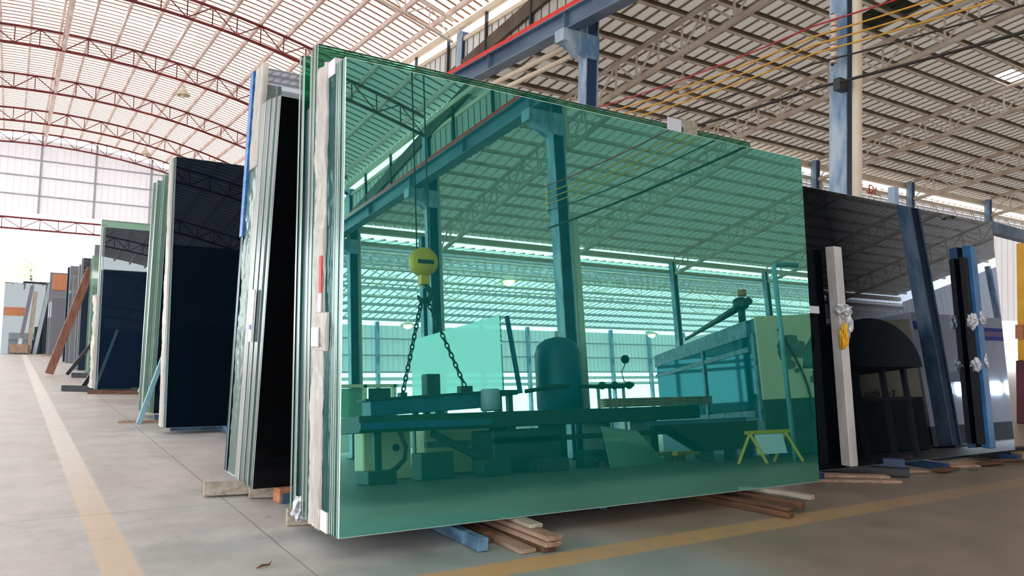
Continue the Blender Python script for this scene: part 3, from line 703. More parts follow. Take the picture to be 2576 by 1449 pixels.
timber('plank', (4.56, 3.37, .088), (4.19, 4.9, .088), .07, .028, 'wood_grey', 'longest pale bearer plank sticking out under the green glass', group=P2)
timber('plank', (1.13, 5.46, .05), (1.62, 5.38, .05), .10, .075, 'wood_grey', 'grey white beam poking out left under the second stack', cat='beam')
timber('block', (1.38, 5.30, .04), (1.66, 5.24, .04), .08, .07, 'wood_grey', 'small grey block right of the grey white beam', 'block')
timber('block', (1.50, 5.10, .048), (1.86, 5.13, .048), .11, .09, 'wood_orange', 'orange brown wooden block at the foot of the black sheet', 'block')
timber('block', (1.385, 4.49, .045), (1.60, 4.44, .045), .085, .085, 'wood_grey', 'pale wooden block at the foot of the clear sheets', 'block')
timber('offcut', (1.32, 4.72, .004), (1.36, 4.71, .004), .012, .008, 'wood_grey', 'thin wood chip on the concrete left of the pale block', 'wood chip')
lf = tag(MB().tube([(1.02, 3.72, .006), (1.05, 3.74, .010), (1.08, 3.73, .012), (1.10, 3.76, .02)], [.003, .006, .005, .001], 6).build('dry_leaf', 'wood_dark'), 'curled dry leaf on the floor near the stripe', 'leaf')
tag(crumple('crumpled_tape', (1.405, 4.30, .125), (.045, .04, .07), 'foil', None, 13), 'crumpled clear tape hanging at the foot of the wrapped pack', 'tape')
# ---- third stack: navy sheets with white edge, and the green ones on its far side
L3 = 5.0
pack([(8.72, .03, 2.87, 'navy', 'edge_dark', 0, 'large navy'), (8.755, .03, 2.87, 'navy', 'edge_dark', 0, 'navy')], 1.40, 4.7, .07, L3, '', 'in the third stack', 'sheets of the third stack')
w3 = empty('wrapped_glass_pack', (1.37, 8.9, .07), 'white edged glass pack behind the large navy sheet', 'glass pack')
sheet('glass_core', 1.39, 4.7, 8.79, .07, 2.87, .2, L3, 'grey_glass', 'edge_white', None, parent=w3)
wrinkled('edge_wrap', 1.385, 8.795, 8.99, .07, 2.92, L3, 'wrap', w3, .012, seed=41, deep=.05)
rack(9.55, (2.0, 3.3, 4.4), 9.06, 10.15, 2.5, 'blue steel A shaped rack behind the large navy sheet', x0=1.6)
pack([(10.22, .03, 2.70, 'navy', 'edge_green', .10, 'dark green'), (10.28, .05, 2.86, 'pale_green', 'edge_clear', .06, 'pale green'), (10.36, .03, 2.86, 'pale_green', 'edge_green', .05, 'pale green'), (10.42, .09, 2.80, 'pale_green', 'edge_white', .0, 'milky green'),
      (10.54, .03, 2.78, 'green_clear', 'edge_green', .0, 'clear green'), (10.62, .07, 2.80, 'pale_green', 'edge_clear', -.01, 'frosty green'), (10.70, .03, 2.78, 'navy', 'edge_clear', .0, 'dark backed')], 1.40, 4.5, .07, -4.6, '', 'in the green stack behind the navy sheet', 'sheets of the fourth stack')
def pole(name, a, b, w, mat, label, cat='pole', group=None):
    return tag(MB().bar(a, b, w, w, up=(0, 1, 0)).build(name, mat, None, .003), label, cat, group)
pole('brace_pole', (1.29, 9.80, .0), (1.66, 9.86, 1.22), .05, 'brace_blue', 'pale blue square brace pole leaning left of the navy sheet, the nearer', group='brace poles')
pole('brace_pole', (1.46, 11.15, .25), (1.86, 10.95, 1.52), .05, 'brace_blue', 'pale blue brace pole behind the nearer one, against green sheets', group='brace poles')
timber('plank', (1.10, 9.98, .012), (1.6, 9.9, .012), .08, .024, 'wood', 'thin plank lying on the floor at the foot of the pale blue brace')
# ---- fifth stack: blue navy sheet that mirrors the roof
L5 = 4.2
pack([(14.30, .03, 2.66, 'navy_blue', 'edge_dark', .03, 'tall navy'), (14.34, .05, 2.66, 'grey_glass', 'edge_white', .0, 'grey blue edged'), (14.40, .05, 2.66, 'grey_glass', 'edge_clear', .0, 'blue grey edged'), (14.47, .12, 2.80, 'pale_green', 'edge_white', -.01, 'taller pale green')], 1.215, 4.2, .07, L5, '', 'in the fifth stack', 'sheets of the fifth stack')
fm = wrinkled('torn_film', 1.19, 14.42, 14.75, .08, 1.6, L5, 'wrap', None, .05, nz=60, seed=51, deep=.10); tag(fm, 'torn white film hanging off the edge of the fifth stack', 'film')
rack(15.15, (2.0, 3.2), 14.78, 15.6, 2.5, 'dark steel A shaped rack of the fifth stack', 'steel_dark', x0=1.7)
pole('floor_beam', (.80, 14.98, .05), (2.2, 14.05, .05), .09, 'steel_dark', 'black steel floor beam sticking out left of the fifth stack', 'beam')
pole('floor_beam', (1.12, 14.3, .03), (2.6, 13.75, .03), .06, 'wood_dark', 'dark timber beam in front of the black floor beam', 'beam')
pole('brace_pole', (1.10, 14.95, .08), (1.28, 14.75, .45), .07, 'steel_dark', 'short dark brace at the foot of the torn film', group='brace poles')
# ---- farther stacks
pack([(18.6, .04, 2.58, 'pale_green', 'edge_white', 0, 'pale green'), (18.66, .05, 2.58, 'pale_green', 'edge_green', -.02, 'pale green'), (18.75, .05, 2.55, 'green_clear', 'edge_green', -.03, 'teal green'), (18.9, .06, 2.84, 'grey_glass', 'edge_clear', .04, 'tall grey')], 1.42, 4.2, .004, 4, '', 'in the sixth stack', 'sheets of the sixth stack')
pack([(21.6, .03, 2.74, 'navy_blue', 'edge_white', 0, 'dark grey'), (21.7, .05, 2.74, 'grey_glass', 'edge_white', -.03, 'grey'), (22.0, .05, 2.6, 'grey_glass', 'edge_clear', -.06, 'pale grey')], 1.44, 4.2, .004, 4, '', 'in the seventh stack', 'sheets of the seventh stack')
pack([(25.6, .05, 2.5, 'grey_glass', 'edge_white', 0, 'milky grey'), (25.8, .08, 2.8, 'grey_glass', 'edge_white', -.08, 'grey violet'), (26.6, .05, 2.8, 'navy_blue', 'edge_clear', -.10, 'dark grey')], 1.47, 4.2, .004, 4, '', 'in the eighth stack', 'sheets of the eighth stack')
pole('plank_prop', (.77, 19.46, .05), (1.42, 19.2, 2.33), .16, 'plank_red', 'long red brown plank propped against the far stacks', 'plank')
pole('brace_pole', (1.08, 18.95, .06), (1.62, 18.5, .95), .07, 'steel_dark', 'dark slanting brace right of the red brown plank', group='brace poles')
pole('floor_beam', (1.16, 18.75, .05), (2.0, 18.35, .05), .10, 'steel_dark', 'black floor beam beside the red brown plank', 'beam')
pack([(31.2, .06, 2.82, 'grey_glass', 'edge_white', 0, 'blue grey'), (31.5, .05, 2.9, 'grey_glass', 'edge_clear', -.05, 'grey')], 1.15, 4.0, .004, 4, '', 'in the ninth stack', 'sheets of the ninth stack')
gs9 = [o for o in bpy.data.objects if 'ninth stack' in str(o.get('label', ''))][0]
ob = MB().box((1.17, 31.33, 2.28), (2.2, 31.36, 2.83)).build('orange_board', M['wood_orange'], gs9)
timber('plank', (.95, 31.0, .03), (1.6, 30.8, .03), .1, .04, 'wood', 'plank on the floor in front of the ninth stack')
# stack across the end of the aisle
pack([(33.2, .05, 2.55, 'navy_blue', 'edge_white', 0, 'dark blue'), (33.3, .05, 2.62, 'navy_blue', 'edge_clear', .55, 'dark blue')], -.22, 1.1, .004, 3, '', 'in the stack closing the aisle', 'sheets closing the aisle')
for k, (xa, xb, z, mt, nm) in enumerate(((.30, .62, 2.45, 'grey_glass', 'leftmost, grey'), (.62, .74, 2.25, 'wood_grey', 'middle, pale'), (.80, 1.16, 2.55, 'office_grey', 'rightmost, grey blue'))):
    pole('prop_post', (xa, 32.85, .0), (xb, 33.1, z), .12, mt, f'slim post leaning on the stack closing the aisle, {nm}', 'post', 'leaning posts')
gsa = [o for o in bpy.data.objects if 'closing the aisle' in str(o.get('label', '')) and 'first' in o['label']][0]
ob = MB().box((-.2, 33.24, 1.36), (.55, 33.27, 1.66)).build('orange_reflection', M['wood_orange'], gsa)  # orange reflection in the dark sheet, built as a coloured strip
timber('block', (.05, 32.7, .2), (.6, 32.7, .2), .25, .3, 'wood', 'pale wooden block at the foot of the leaning posts', 'block')

# ---- black glass rack at the right
LB = 5.0
pack([(4.00, .02, 2.34, 'black_mirror', 'edge_dark', 0, 'huge black mirror-like'), (4.025, .02, 2.34, 'black', 'edge_dark', 0, 'black'), (4.05, .02, 2.34, 'black', 'edge_dark', 0, 'black')], 5.25, 8.62, .10, LB, '', 'in the black pack on the right', 'black sheets')
rb = rack(4.72, (5.6, 7.2, 8.5), 4.36, 5.1, 2.35, 'blue steel rack behind the black glass on the right', 'column_navy', rear=5.9, front=4.05)
MB().bar((7.20, 4.42, .1), (7.20, 4.42, 2.66), .07, .07).build('tall_post', 'column_blue', rb)
lbt = math.tan(R_(LB))
def lean_post(name, x, y, z0, z1, w, d, mat, label, rub=True):
    t = empty(name, (x, y, z0), label, 'post', 'locking posts in front of the black glass')
    m = MB(); m.quadbox([(x+dx, y+dy+lbt*(z-z0), z) for z in (z0, z1) for dx, dy in ((0, 0), (w, 0), (w, d), (0, d))]); m.build('post', mat, t, .006)
    return t
lp = lean_post('locking_post', 5.70, 3.86, .14, 1.92, .10, .09, 'post_white', 'white painted locking post in front of the black glass')
z = 1.05
crumple('tape_wrap', (5.755, 3.965, 1.385), (.075, .055, .055), 'foil', lp, 3)
crumple('tape_wrap', (5.79, 3.955, 1.27), (.03, .045, .10), 'foil', lp, 9)
for s, x0_, x1_ in ((0, 5.45, 5.63), (1, 5.84, 6.05)):
    m = MB(); m.quadbox([(x, 3.995-.012+lbt*zz+dy, zz) for zz in (1.36, 1.42) for x, dy in ((x0_, 0), (x1_, 0), (x1_, .006), (x0_, .006))]); m.build('tape_strip', 'paper', lp)
crumple('glove_scrap', (5.70, 3.925, 1.17), (.03, .035, .10), 'yellow', lp, 4)
bp = lean_post('locking_post', 7.93, 3.895, .16, 2.12, .10, .09, 'post_blue', 'blue painted locking post in front of the black glass, further right')
m = MB(); m.quadbox([(7.855+dx, 3.93+dy+lbt*(zz-.16), zz) for zz in (.2, 2.0) for dx, dy in ((0, 0), (.06, 0), (.06, .05), (0, .05))]); m.build('rubber_strip', 'rubber', bp)
for zz in (1.40, .98):
    crumple('tape_wrap', (8.0, 4.02+.06*(zz-1), zz), (.06, .07, .075), 'foil', bp, 5*zz)
    crumple('tape_wrap', (7.87, 4.0+.06*(zz-1), zz-.03), (.03, .05, .07), 'foil', bp, 7*zz)
m = MB(); m.quadbox([(x, 3.985+lbt*zz+dy, zz) for zz in (1.38, 1.43) for x, dy in ((8.06, 0), (8.28, 0), (8.28, .006), (8.06, .006))]); m.build('tape_strip', 'paper', bp)
# floor clutter before the black glass
G3 = 'clutter before the black glass'
def hollow(name, a, b, w, h, mat, label):
    a, b = Vector(a), Vector(b); m = MB(); d = (b-a).normalized(); s = d.cross(Vector((0, 0, 1))).normalized(); t = .008
    for off, ww, hh in ((s*(w/2-t/2), t, h), (-s*(w/2-t/2), t, h)): m.bar(a+off, b+off, ww, hh)
    for off in (h/2-t/2, -h/2+t/2): m.bar(a+Vector((0, 0, off)), b+Vector((0, 0, off)), w, t)
    return tag(m.build(name, mat), label, 'steel tube', G3)
hollow('steel_tube', (6.50, 3.90, .115), (5.95, 4.55, .115), .08, .07, 'column_navy', 'open ended steel tube lying on top before the black glass')
hollow('steel_tube', (6.50, 3.86, .045), (5.90, 4.5, .045), .09, .07, 'steel_dark', 'dark blue open ended steel tube under the upper tube')
timber('plank', (6.17, 3.74, .012), (5.50, 4.12, .012), .09, .024, 'wood', 'longest bottom plank before the black glass', group=G3)
timber('plank', (6.15, 3.83, .038), (5.60, 4.18, .038), .10, .024, 'wood', 'broken ended plank lying on the longest bottom plank', group=G3)
timber('block', (5.62, 4.10, .075), (5.55, 4.22, .075), .11, .10, 'wood', 'square wooden block at the end of the broken plank', 'block', G3)
for k in range(9):
    a = random.uniform(-.5, .5); x = 6.7+.27*k; y = 4.02+random.uniform(-.16, .05); L = random.uniform(.18, .42)
    timber('splinter', (x, y, .012+.014*(k % 3)), (x+L, y-.25*L+a*.2, .012+.014*(k % 3)), random.uniform(.05, .11), .02, random.choice(['wood', 'wood_dark', 'wood_dark']), f'broken board piece before the black glass, {ORD[k]} from the steel tubes', 'board piece', 'broken board pieces')
timber('plank', (8.2, 4.20, .07), (9.4, 3.9, .07), .09, .10, 'steel_dark', 'dark beam running off to the right of the blue post', 'beam')
timber('plank', (8.6, 3.98, .04), (8.95, 3.86, .04), .14, .08, 'wood', 'pale block at the right edge beside the dark beam', 'block')

# ---- yellow machine at the right edge
ym = empty('yellow_machine', (13.2, 6.1, 0), 'yellow and maroon machine frame at the right edge', 'machine')
box('upright', (13.03, 5.62, .95), (13.5, 6.0, 2.75), 'yellow', ym, .01)
box('upright', (14.6, 5.62, .95), (15.1, 6.0, 2.75), 'yellow', ym, .01)
box('bracket', (12.99, 5.90, 1.28), (13.15, 6.01, 1.50), 'wood_orange', ym)
box('nameplate', (13.04, 5.605, 1.70), (13.4, 5.62, 1.78), 'paper', ym)
box('plinth', (12.97, 5.5, .0), (15.3, 6.0, .95), 'maroon', ym, .01)
box('crosshead', (13.5, 5.7, 2.3), (14.6, 5.95, 2.7), 'yellow', ym, .01)
fb = tag(MB().bar((24.2, 12.0, 4.75), (29, 11.7, 4.45), .3, .32).build('blue_hoist_beam', 'beam_blue'), 'grey blue beam in the distance above the yellow machine', 'beam')
# ================================================================== WIRES, LAMPS
INS = empty('insulator_string', (9.12, 6.40, 4.95), 'string of cream ceramic insulators on the blue column right of the green glass', 'insulators')
ins_me = None
zs = [5.52-.085*i for i in range(8)]
for i, z in enumerate(zs):
    if ins_me is None:
        o = MB().lathe((9.14, 6.45, z), [(.02, -.035), (.055, -.03), (.035, 0), (.055, .025), (.02, .035)], 10).build('insulator', 'ceramic', INS); ins_me = o
    else:
        o = ins_me.copy(); C.objects.link(o); o.location = ins_me.location+Vector((0, 0, z-zs[0])); 
box('bracket', (9.125, 6.46, 4.86), (9.155, 6.49, 5.58), 'steel_dark', INS)
i2 = empty('insulator_string', (9.12, -5.1, 4.95), 'string of ceramic insulators on the column mirrored in the middle of the green glass', 'insulators')
for z in zs:
    o = ins_me.copy(); C.objects.link(o); o.parent = i2; o.matrix_parent_inverse = Matrix.Translation(i2.location).inverted(); o.location = (9.14, -5.1, z)
def wire(zz, x, mat, label, r=.012, sag=.10, ya=-5.1, yb=24):
    pts = []
    for k in range(33):
        y = ya+(yb-ya)*k/32
        s0 = [c for c in COLY if c <= y+1e-6]; a = s0[-1] if s0 else ya; b = a+5.75
        q = max(0, min(1, (y-a)/(b-a))); pts.append((x, y, zz-sag*4*q*(1-q)))
    return tag(MB().tube(pts, r, 6).build('overhead_wire', mat), label, 'wire', 'wires along the column line')
wire(5.49, 9.08, 'wire_red', 'red overhead wire, top one on the insulators')
for k, z in enumerate((5.34, 5.22, 5.10)): wire(z, 9.08, 'wire_yellow', 'yellow overhead wire, '+('upper', 'middle', 'lower')[k]+' of the three yellow')
wire(4.97, 9.10, 'wire_black', 'thin black overhead wire under the yellow ones', .012, .12)
wire(4.62, 9.12, 'wire_black', 'thick dark cable clamped to the blue column', .020, .06)
box('cable_clamp', (9.10, 6.33, 4.50), (9.28, 6.43, 4.66), 'steel_dark'); tag(bpy.data.objects['cable_clamp'], 'dark clamp holding the thick cable on the blue column', 'clamp')
def lamp(x, y, z, ztop, label, lit=False, r=.21):
    t = empty('pendant_lamp', (x, y, z), label, 'lamp', 'high bay pendant lamps')
    rod('rod', (x, y, z+.3), (x, y, ztop), .014, 'truss_grey', t)
    MB().lathe((x, y, z), [(.05, .34), (.06, .22), (r*.75, .08), (r, .0), (r*.95, -.02), (.04, .20)], 18).build('shade', 'lamp_shade', t)
    shd = [c for c in t.children if c.name.startswith('shade')][0]
    MB().lathe((x, y, z), [(.02, .1), (.07, .03), (.08, -.05), (.03, -.10)] if not lit else [(.05, .12), (.24, .0), (.22, -.12), (.05, -.2)], 12).build('bulb', 'lamp_glow' if lit else 'lamp_off', shd)  # lit bulb widened so its bloom is part of the shape
lamp(12.7, 12.9, 6.85, gab(12.9)-.97, 'cream pendant lamp under the grey roof behind the yellow wires', r=.24)
lamp(4.71, 29.3, 9.28, arch(4.7)-.72, 'small cream lamp under the red truss left of the wrapped stack', r=.24)
lamp(5.0, 40.7, 9.3, arch(5.0)-.72, 'faint far lamp under the last red truss', r=.24)
lamp(24.1, -4.0, 6.6, gab(-4)-.97, 'unlit lamp mirrored in the black glass')
lamp(17.9, -20.3, 6.95, 7.7, 'lit green white lamp mirrored high in the middle of the green glass', True, .42)
lamp(17.7, -30, 6.42, 8.0, 'lit lamp mirrored at the left beside the hook chain', True, .42)
lamp(34.9, -30, 6.35, 8.0, 'lit lamp mirrored above the blue machine flank', True, .42)

# ================================================================== MACHINES ACROSS THE AISLE (seen in the glass)
# crane hook with chains
HK = Vector((5.12, -2.8, 0))
hb = empty('crane_hook_block', (HK.x, HK.y, 2.5), 'yellow crane hook block hanging over the machine bed', 'crane hook')
MB().lathe((HK.x, HK.y-.09, 3.12), [(.02, 0), (.20, 0), (.215, .03), (.215, .15), (.20, .18), (.02, .18)], 20, 'y').build('sheave_block', 'yellow', hb)
box('slot', (HK.x-.13, HK.y+.091, 3.08), (HK.x+.13, HK.y+.10, 3.14), 'rubber', hb)
box('cheek', (HK.x-.07, HK.y-.06, 2.78), (HK.x+.07, HK.y+.06, 2.95), 'yellow', hb)
MB().tube([(HK.x+.11*math.sin(a), HK.y, 2.64+.11*math.cos(a)) for a in [k*.5 for k in range(0, 10)]], [.045]*8+[.03, .015], 8).build('hook', 'chain', hb)
for dx in (-.1, .1): rod('rope', (HK.x+dx, HK.y, 3.2), (HK.x+dx, HK.y, 7.3), .012, 'wire_black', hb)
link = None
def chain(a, b, label):
    global link
    a, b = Vector(a), Vector(b); d = b-a; n = int(d.length/.075)
    t = empty('lifting_chain', b, label, 'chain', 'chains below the hook')
    for i in range(n):
        p = a+d*((i+.5)/n)
        if link is None:
            m = MB(); m.tube([(.028*math.cos(q), 0, .050*math.sin(q)) for q in [k*math.pi/5 for k in range(11)]], .013, 6, caps=False)
            o = m.build('chain_link', 'chain', None, base=(0, 0, 0)); link = o
        else:
            o = link.copy(); C.objects.link(o)
        o.matrix_basis = Matrix.Translation(p) @ d.to_track_quat('Z', 'Y').to_matrix().to_4x4() @ Matrix.Rotation((i % 2)*math.pi/2, 4, 'Z')
        par(o, t)
chain((HK.x-.04, HK.y, 2.56), (4.70, -2.75, 1.14), 'left slanting chain from the hook to the lifted beam')
chain((HK.x+.04, HK.y, 2.56), (5.72, -2.75, 1.27), 'right slanting chain from the hook to the lifted beam')
lb = empty('lifting_beam', (5.0, -2.75, .88), 'blue box beam slung on chains above the machine bed', 'beam')
MB().bar((4.18, -2.78, .985), (5.98, -2.78, 1.06), .30, .21).build('body', 'machine_teal', lb, .006)
MB().bar((4.10, -2.78, 1.10), (5.96, -2.78, 1.18), .36, .03).build('lid', 'machine_green', lb)
box('lug', (4.66, -2.82, 1.12), (4.76, -2.70, 1.2), 'chain', lb); box('lug', (5.62, -2.82, 1.18), (5.82, -2.70, 1.28), 'chain', lb)
box('motor_box', (5.08, -2.9, 1.14), (5.30, -2.72, 1.46), 'machine_green', lb, .01)
MB().lathe((6.05, -2.6, .9), [(.13, 0), (.15, .02), (.15, .30), (.13, .32)], 18).build('drum', 'office_grey', lb)
# long bed
bd = empty('machine_bed', (6.6, -2.75, 0), 'long dark green machine bed across the aisle, mirrored low in the green glass', 'machine')
box('bed_rail', (3.9, -3.1, .66), (10.1, -2.35, .88), 'machine_green', bd, .006)
box('side_plate', (3.9, -2.34, .70), (5.9, -2.31, .79), 'machine_teal', bd)
box('lower_rail', (4.9, -2.5, .42), (9.6, -2.4, .50), 'machine_green', bd)
for x in (6.3, 7.2, 8.1, 9.1):
    box('leg', (x-.08, -2.95, .0), (x+.08, -2.45, .66), 'machine_green', bd)
box('gearbox', (5.95, -3.05, .0), (7.15, -2.4, .62), 'machine_green', bd, .02)
MB().bar((5.0, -2.46, .62), (5.9, -2.46, .18), .07, .10).build('strut', 'machine_green', bd)
MB().bar((4.2, -2.5, .10), (4.2, -2.5, .66), .10, .10).build('strut', 'machine_green', bd)
box('pump_box', (4.75, -2.6, .0), (5.25, -2.3, .36), 'machine_green', bd, .01)
MB().tube([(4.45, -2.3, .66), (4.52, -2.28, .45), (4.50, -2.27, .30), (4.36, -2.26, .18), (4.25, -2.25, .14)], .035, 8).build('hose', 'rubber', bd)
box('foot_box', (3.95, -2.6, .0), (4.35, -2.2, .17), 'machine_green', bd, .01)
for k in range(4): timber('board', (8.0, -2.42, .905+.036*k), (10.4, -2.42, .905+.036*k), .2, .030, 'wood', f'brown board in the low pile on the machine bed, {ORD[k]} from the bottom', 'board', 'boards on the machine bed')
# cream cabinets behind/under the bed
cc = empty('cream_cabinet', (4.9, -3.5, 0), 'cream motor cabinet with a round hole, behind the machine bed legs', 'cabinet')
box('body', (4.35, -3.7, .12), (5.1, -3.35, .68), 'cream_machine', cc, .02); box('foot', (4.75, -3.68, .0), (5.3, -3.33, .13), 'cream_machine', cc)
MB().lathe((4.86, -3.352, .44), [(.055, 0), (.055, .012)], 16, 'y').build('hole', 'rubber', cc)
c2 = box('machine_cabinet', (5.35, -3.7, .0), (6.6, -3.4, .72), 'cream_machine', None, .02); tag(c2, 'cream panel behind the slanting strut of the machine bed', 'cabinet')
gc = empty('window_cabinet', (4.4, -4.2, .75), 'cream framed control cabinet with panes at the left end of the bed', 'cabinet')
for x in (4.15, 4.75, 5.25): box('frame_post', (x-.025, -4.3, .0), (x+.025, -4.2, 1.42), 'cream_machine', gc)
box('frame_rail', (4.1, -4.3, 1.38), (5.3, -4.2, 1.43), 'cream_machine', gc); box('frame_rail', (4.1, -4.3, .86), (5.3, -4.2, .9), 'cream_machine', gc)
box('pane', (4.2, -4.26, .92), (4.72, -4.25, 1.37), 'pale_green', gc); box('pane', (4.82, -4.26, .92), (5.2, -4.25, 1.37), 'machine_green', gc)
# tinted pane standing edge-on on a cart
sp = empty('standing_pane', (6.84, -5.2, 1.2), 'large pale green pane standing behind the hook chains', 'glass sheet')
m = MB(); m.quadbox([(6.84+dx, y, z) for z in (1.26, 2.50) for dx, y in ((0, -3.5), (.03, -3.5), (.03, -6.9), (0, -6.9))]); m.build('pane', glass_mat('cart_pane_glass', (.16, .36, .30), (.8, 1, .95), .22, 0., (.6, .85, .78), .30), sp)
box('cart_top', (6.7, -6.9, 1.18), (7.1, -3.45, 1.26), 'machine_green', sp)
for y in (-3.6, -6.7): box('cart_leg', (6.75, y-.05, 0), (6.85, y+.05, 1.2), 'machine_green', sp); box('cart_leg', (6.98, y-.05, 0), (7.06, y+.05, 1.2), 'machine_green', sp)
MB().bar((7.15, -3.45, 1.2), (7.02, -3.55, 2.5), .06, .06).build('cart_post', 'machine_teal', sp)
# pressure vessel
tk = empty('pressure_vessel', (8.3, -4.0, 0), 'upright blue green pressure vessel with domed top beside the bed', 'tank')
MB().lathe((8.35, -4.0, .85), [(.05, 1.38), (.22, 1.34), (.36, 1.24), (.42, 1.08), (.42, .12), (.36, 0), (.1, -.06)], 24).build('shell', 'machine_teal', tk)
for a in (0, 2.1, 4.2): MB().tube([(8.35+.34*math.cos(a), -4+.34*math.sin(a), 0), (8.35+.34*math.cos(a), -4+.34*math.sin(a), .95)], .04, 8).build('leg', 'machine_teal', tk)
MB().tube([(8.35, -4.0, 2.2), (8.35, -4.0, 2.34)], .03, 8).build('valve', 'ceramic', tk)
MB().tube([(7.35, -3.6, 1.24), (8.0, -3.6, 1.32), (9.6, -3.7, 1.30)], .035, 8).build('pipe', 'machine_green', tk)
vv = empty('valve_line', (9.6, -3.9, 0), 'pipe manifold with valves and a gauge left of the blue machine flank', 'pipe manifold')
MB().tube([(9.1, -3.9, 1.32), (10.0, -3.9, 1.35)], .04, 8).build('pipe', 'machine_green', vv)
for x in (9.25, 9.55, 9.9): MB().lathe((x, -3.9, 1.34), [(.03, -.07), (.075, -.03), (.075, .03), (.03, .07)], 12).build('valve', 'machine_green', vv)
for x in (9.15, 9.42, 9.75): MB().tube([(x, -3.9, 0), (x, -3.9, 1.32)], .03, 8).build('stand_pipe', 'office_grey', vv)
MB().lathe((9.85, -3.9, 1.83), [(.02, -.03), (.08, -.03), (.08, .03), (.02, .03)], 14, 'y').build('gauge', 'rubber', vv)
MB().tube([(9.85, -3.9, 1.76), (9.74, -3.9, 1.58), (9.78, -3.9, 1.42), (9.88, -3.9, 1.36)], .010, 6).build('capillary', 'rubber', vv)
# furnace: cream front, blue flank
fu = empty('furnace', (11.5, -3.5, 0), 'big cream and green furnace housing with blue flank', 'furnace')
f0 = Vector((10.12, -1.0, 0)); df = Vector((.88, .475, 0)); ds = Vector((.47, -.883, 0))
def fbox(name, a0, a1, b0, b1, z0, z1, mat, par_=fu, bevel=0):
    m = MB(); m.quadbox([f0+df*a+ds*b+Vector((0, 0, z)) for z in (z0, z1) for a, b in ((a0, b0), (a1, b0), (a1, b1), (a0, b1))]); return m.build(name, mat, par_, bevel)
fbox('body', .02, 3.3, .02, 6.2, .0, 2.20, 'machine_teal')
fbox('front_upper', 0, 3.32, -.03, .02, .88, 2.22, 'cream_machine', bevel=.01); fbox('front_base', 0, 3.32, -.03, .02, .02, .88, 'machine_green', bevel=.01)
for k, (z0, z1) in enumerate(((1.93, 2.2), (1.68, 1.76), (.62, .72))): fbox('flank_rail', -.03, .02, .3, 6.2, z0, z1, 'tube_blue')
for b in (.02, 2.6): fbox('flank_post', -.04, .02, b, b+.10, .55, 1.95, 'tube_blue')
fbox('flank_glass', -.012, .0, .1, 6.1, .74, 1.93, glass_mat('flank_mirror', (.008, .075, .12), (.3, .7, .85), .14, .03))
for k, (aa, zz, r) in enumerate(((.52, 1.72, .20), (.66, 1.66, .16), (.44, 1.60, .13), (.50, 1.42, .09), (.92, 1.26, .08), (.86, 1.17, .07), (.60, 1.32, .045))):
    m = MB(); ring = []
    for q in range(14):
        an = q*2*math.pi/14; rr = r*(1+.28*noise.noise(Vector((q*1.7, k*3.1, 0))))
        ring.append(f0+df*(aa+rr*math.cos(an))+ds*(-.0325-.0006*k)+Vector((0, 0, zz+rr*math.sin(an)*.9)))
    m.bm.faces.new([m.bm.verts.new(p) for p in ring]); r_ = bmesh.ops.extrude_face_region(m.bm, geom=list(m.bm.faces)); bmesh.ops.translate(m.bm, verts=[e for e in r_['geom'] if isinstance(e, bmesh.types.BMVert)], vec=ds*.004)
    m.build('bare_patch', 'patch', fu)
m = MB(); m.tube([f0+df*(.35+.42*math.sin(t*.16))+ds*(-.06)+Vector((0, 0, 2.0-.13*t)) for t in range(12)], .018, 6); m.build('cable', 'wire_black', fu)
mo = empty('furnace_drive', (10.4, -1.4, 2.22), 'valve drive with orange cap on top of the furnace', 'motor')
q0 = f0+ds*.5
MB().tube([q0+Vector((.0, 0, 2.2)), q0+Vector((0, 0, 2.48))], .06, 8).build('stem', 'machine_green', mo)
MB().tube([q0+ds*-.35+Vector((0, 0, 2.50)), q0+ds*.9+Vector((0, 0, 2.42)), q0+ds*3.2+Vector((0, 0, 2.3))], [.07, .06, .03], 8).build('pipe', 'machine_green', mo)
MB().lathe(q0+Vector((0, 0, 2.5)), [(.05, -.1), (.13, -.06), (.13, .08), (.05, .12)], 12).build('valve_body', 'machine_green', mo)
MB().lathe(q0+ds*-.1+Vector((0, 0, 2.68)), [(.02, -.06), (.075, -.05), (.075, .05), (.02, .06)], 12).build('cap', 'wood_orange', mo)
# letters on the furnace, as they stand in the mirror image
def text(body, co, xdir, zdir, size, mat, parent, name='lettering', ext=.004):
    cu = bpy.data.curves.new(name, 'FONT'); cu.body = body; cu.size = size; cu.extrude = ext; cu.align_x = 'LEFT'
    o = bpy.data.objects.new(name, cu); C.objects.link(o)
    bpy.context.view_layer.update(); me = bpy.data.meshes.new_from_object(o); bpy.data.objects.remove(o)
    me.materials.clear(); me.materials.append(M[mat]); o = bpy.data.objects.new(name, me); C.objects.link(o)
    x, z = Vector(xdir).normalized(), Vector(zdir).normalized(); y = x.cross(z); y = z.cross(x)
    o.matrix_basis = Matrix.Translation(co) @ Matrix((x, z, x.cross(z))).transposed().to_4x4()
    return par(o, parent)
text('t-1 iltin  g ql', f0+df*2.85+ds*(-.036)+Vector((0, 0, .93)), -df, (0, 0, 1), .19, 'letter', fu)
text('UTO  A', f0+df*2.15+ds*(-.036)+Vector((0, 0, .66)), -df, (0, 0, 1), .13, 'letter_white', fu)
text('Dr', Vector((27.35, 17.80, 6.95)), (1, 0, 0), (0, 0, 1), .5, 'letter_red', sg)
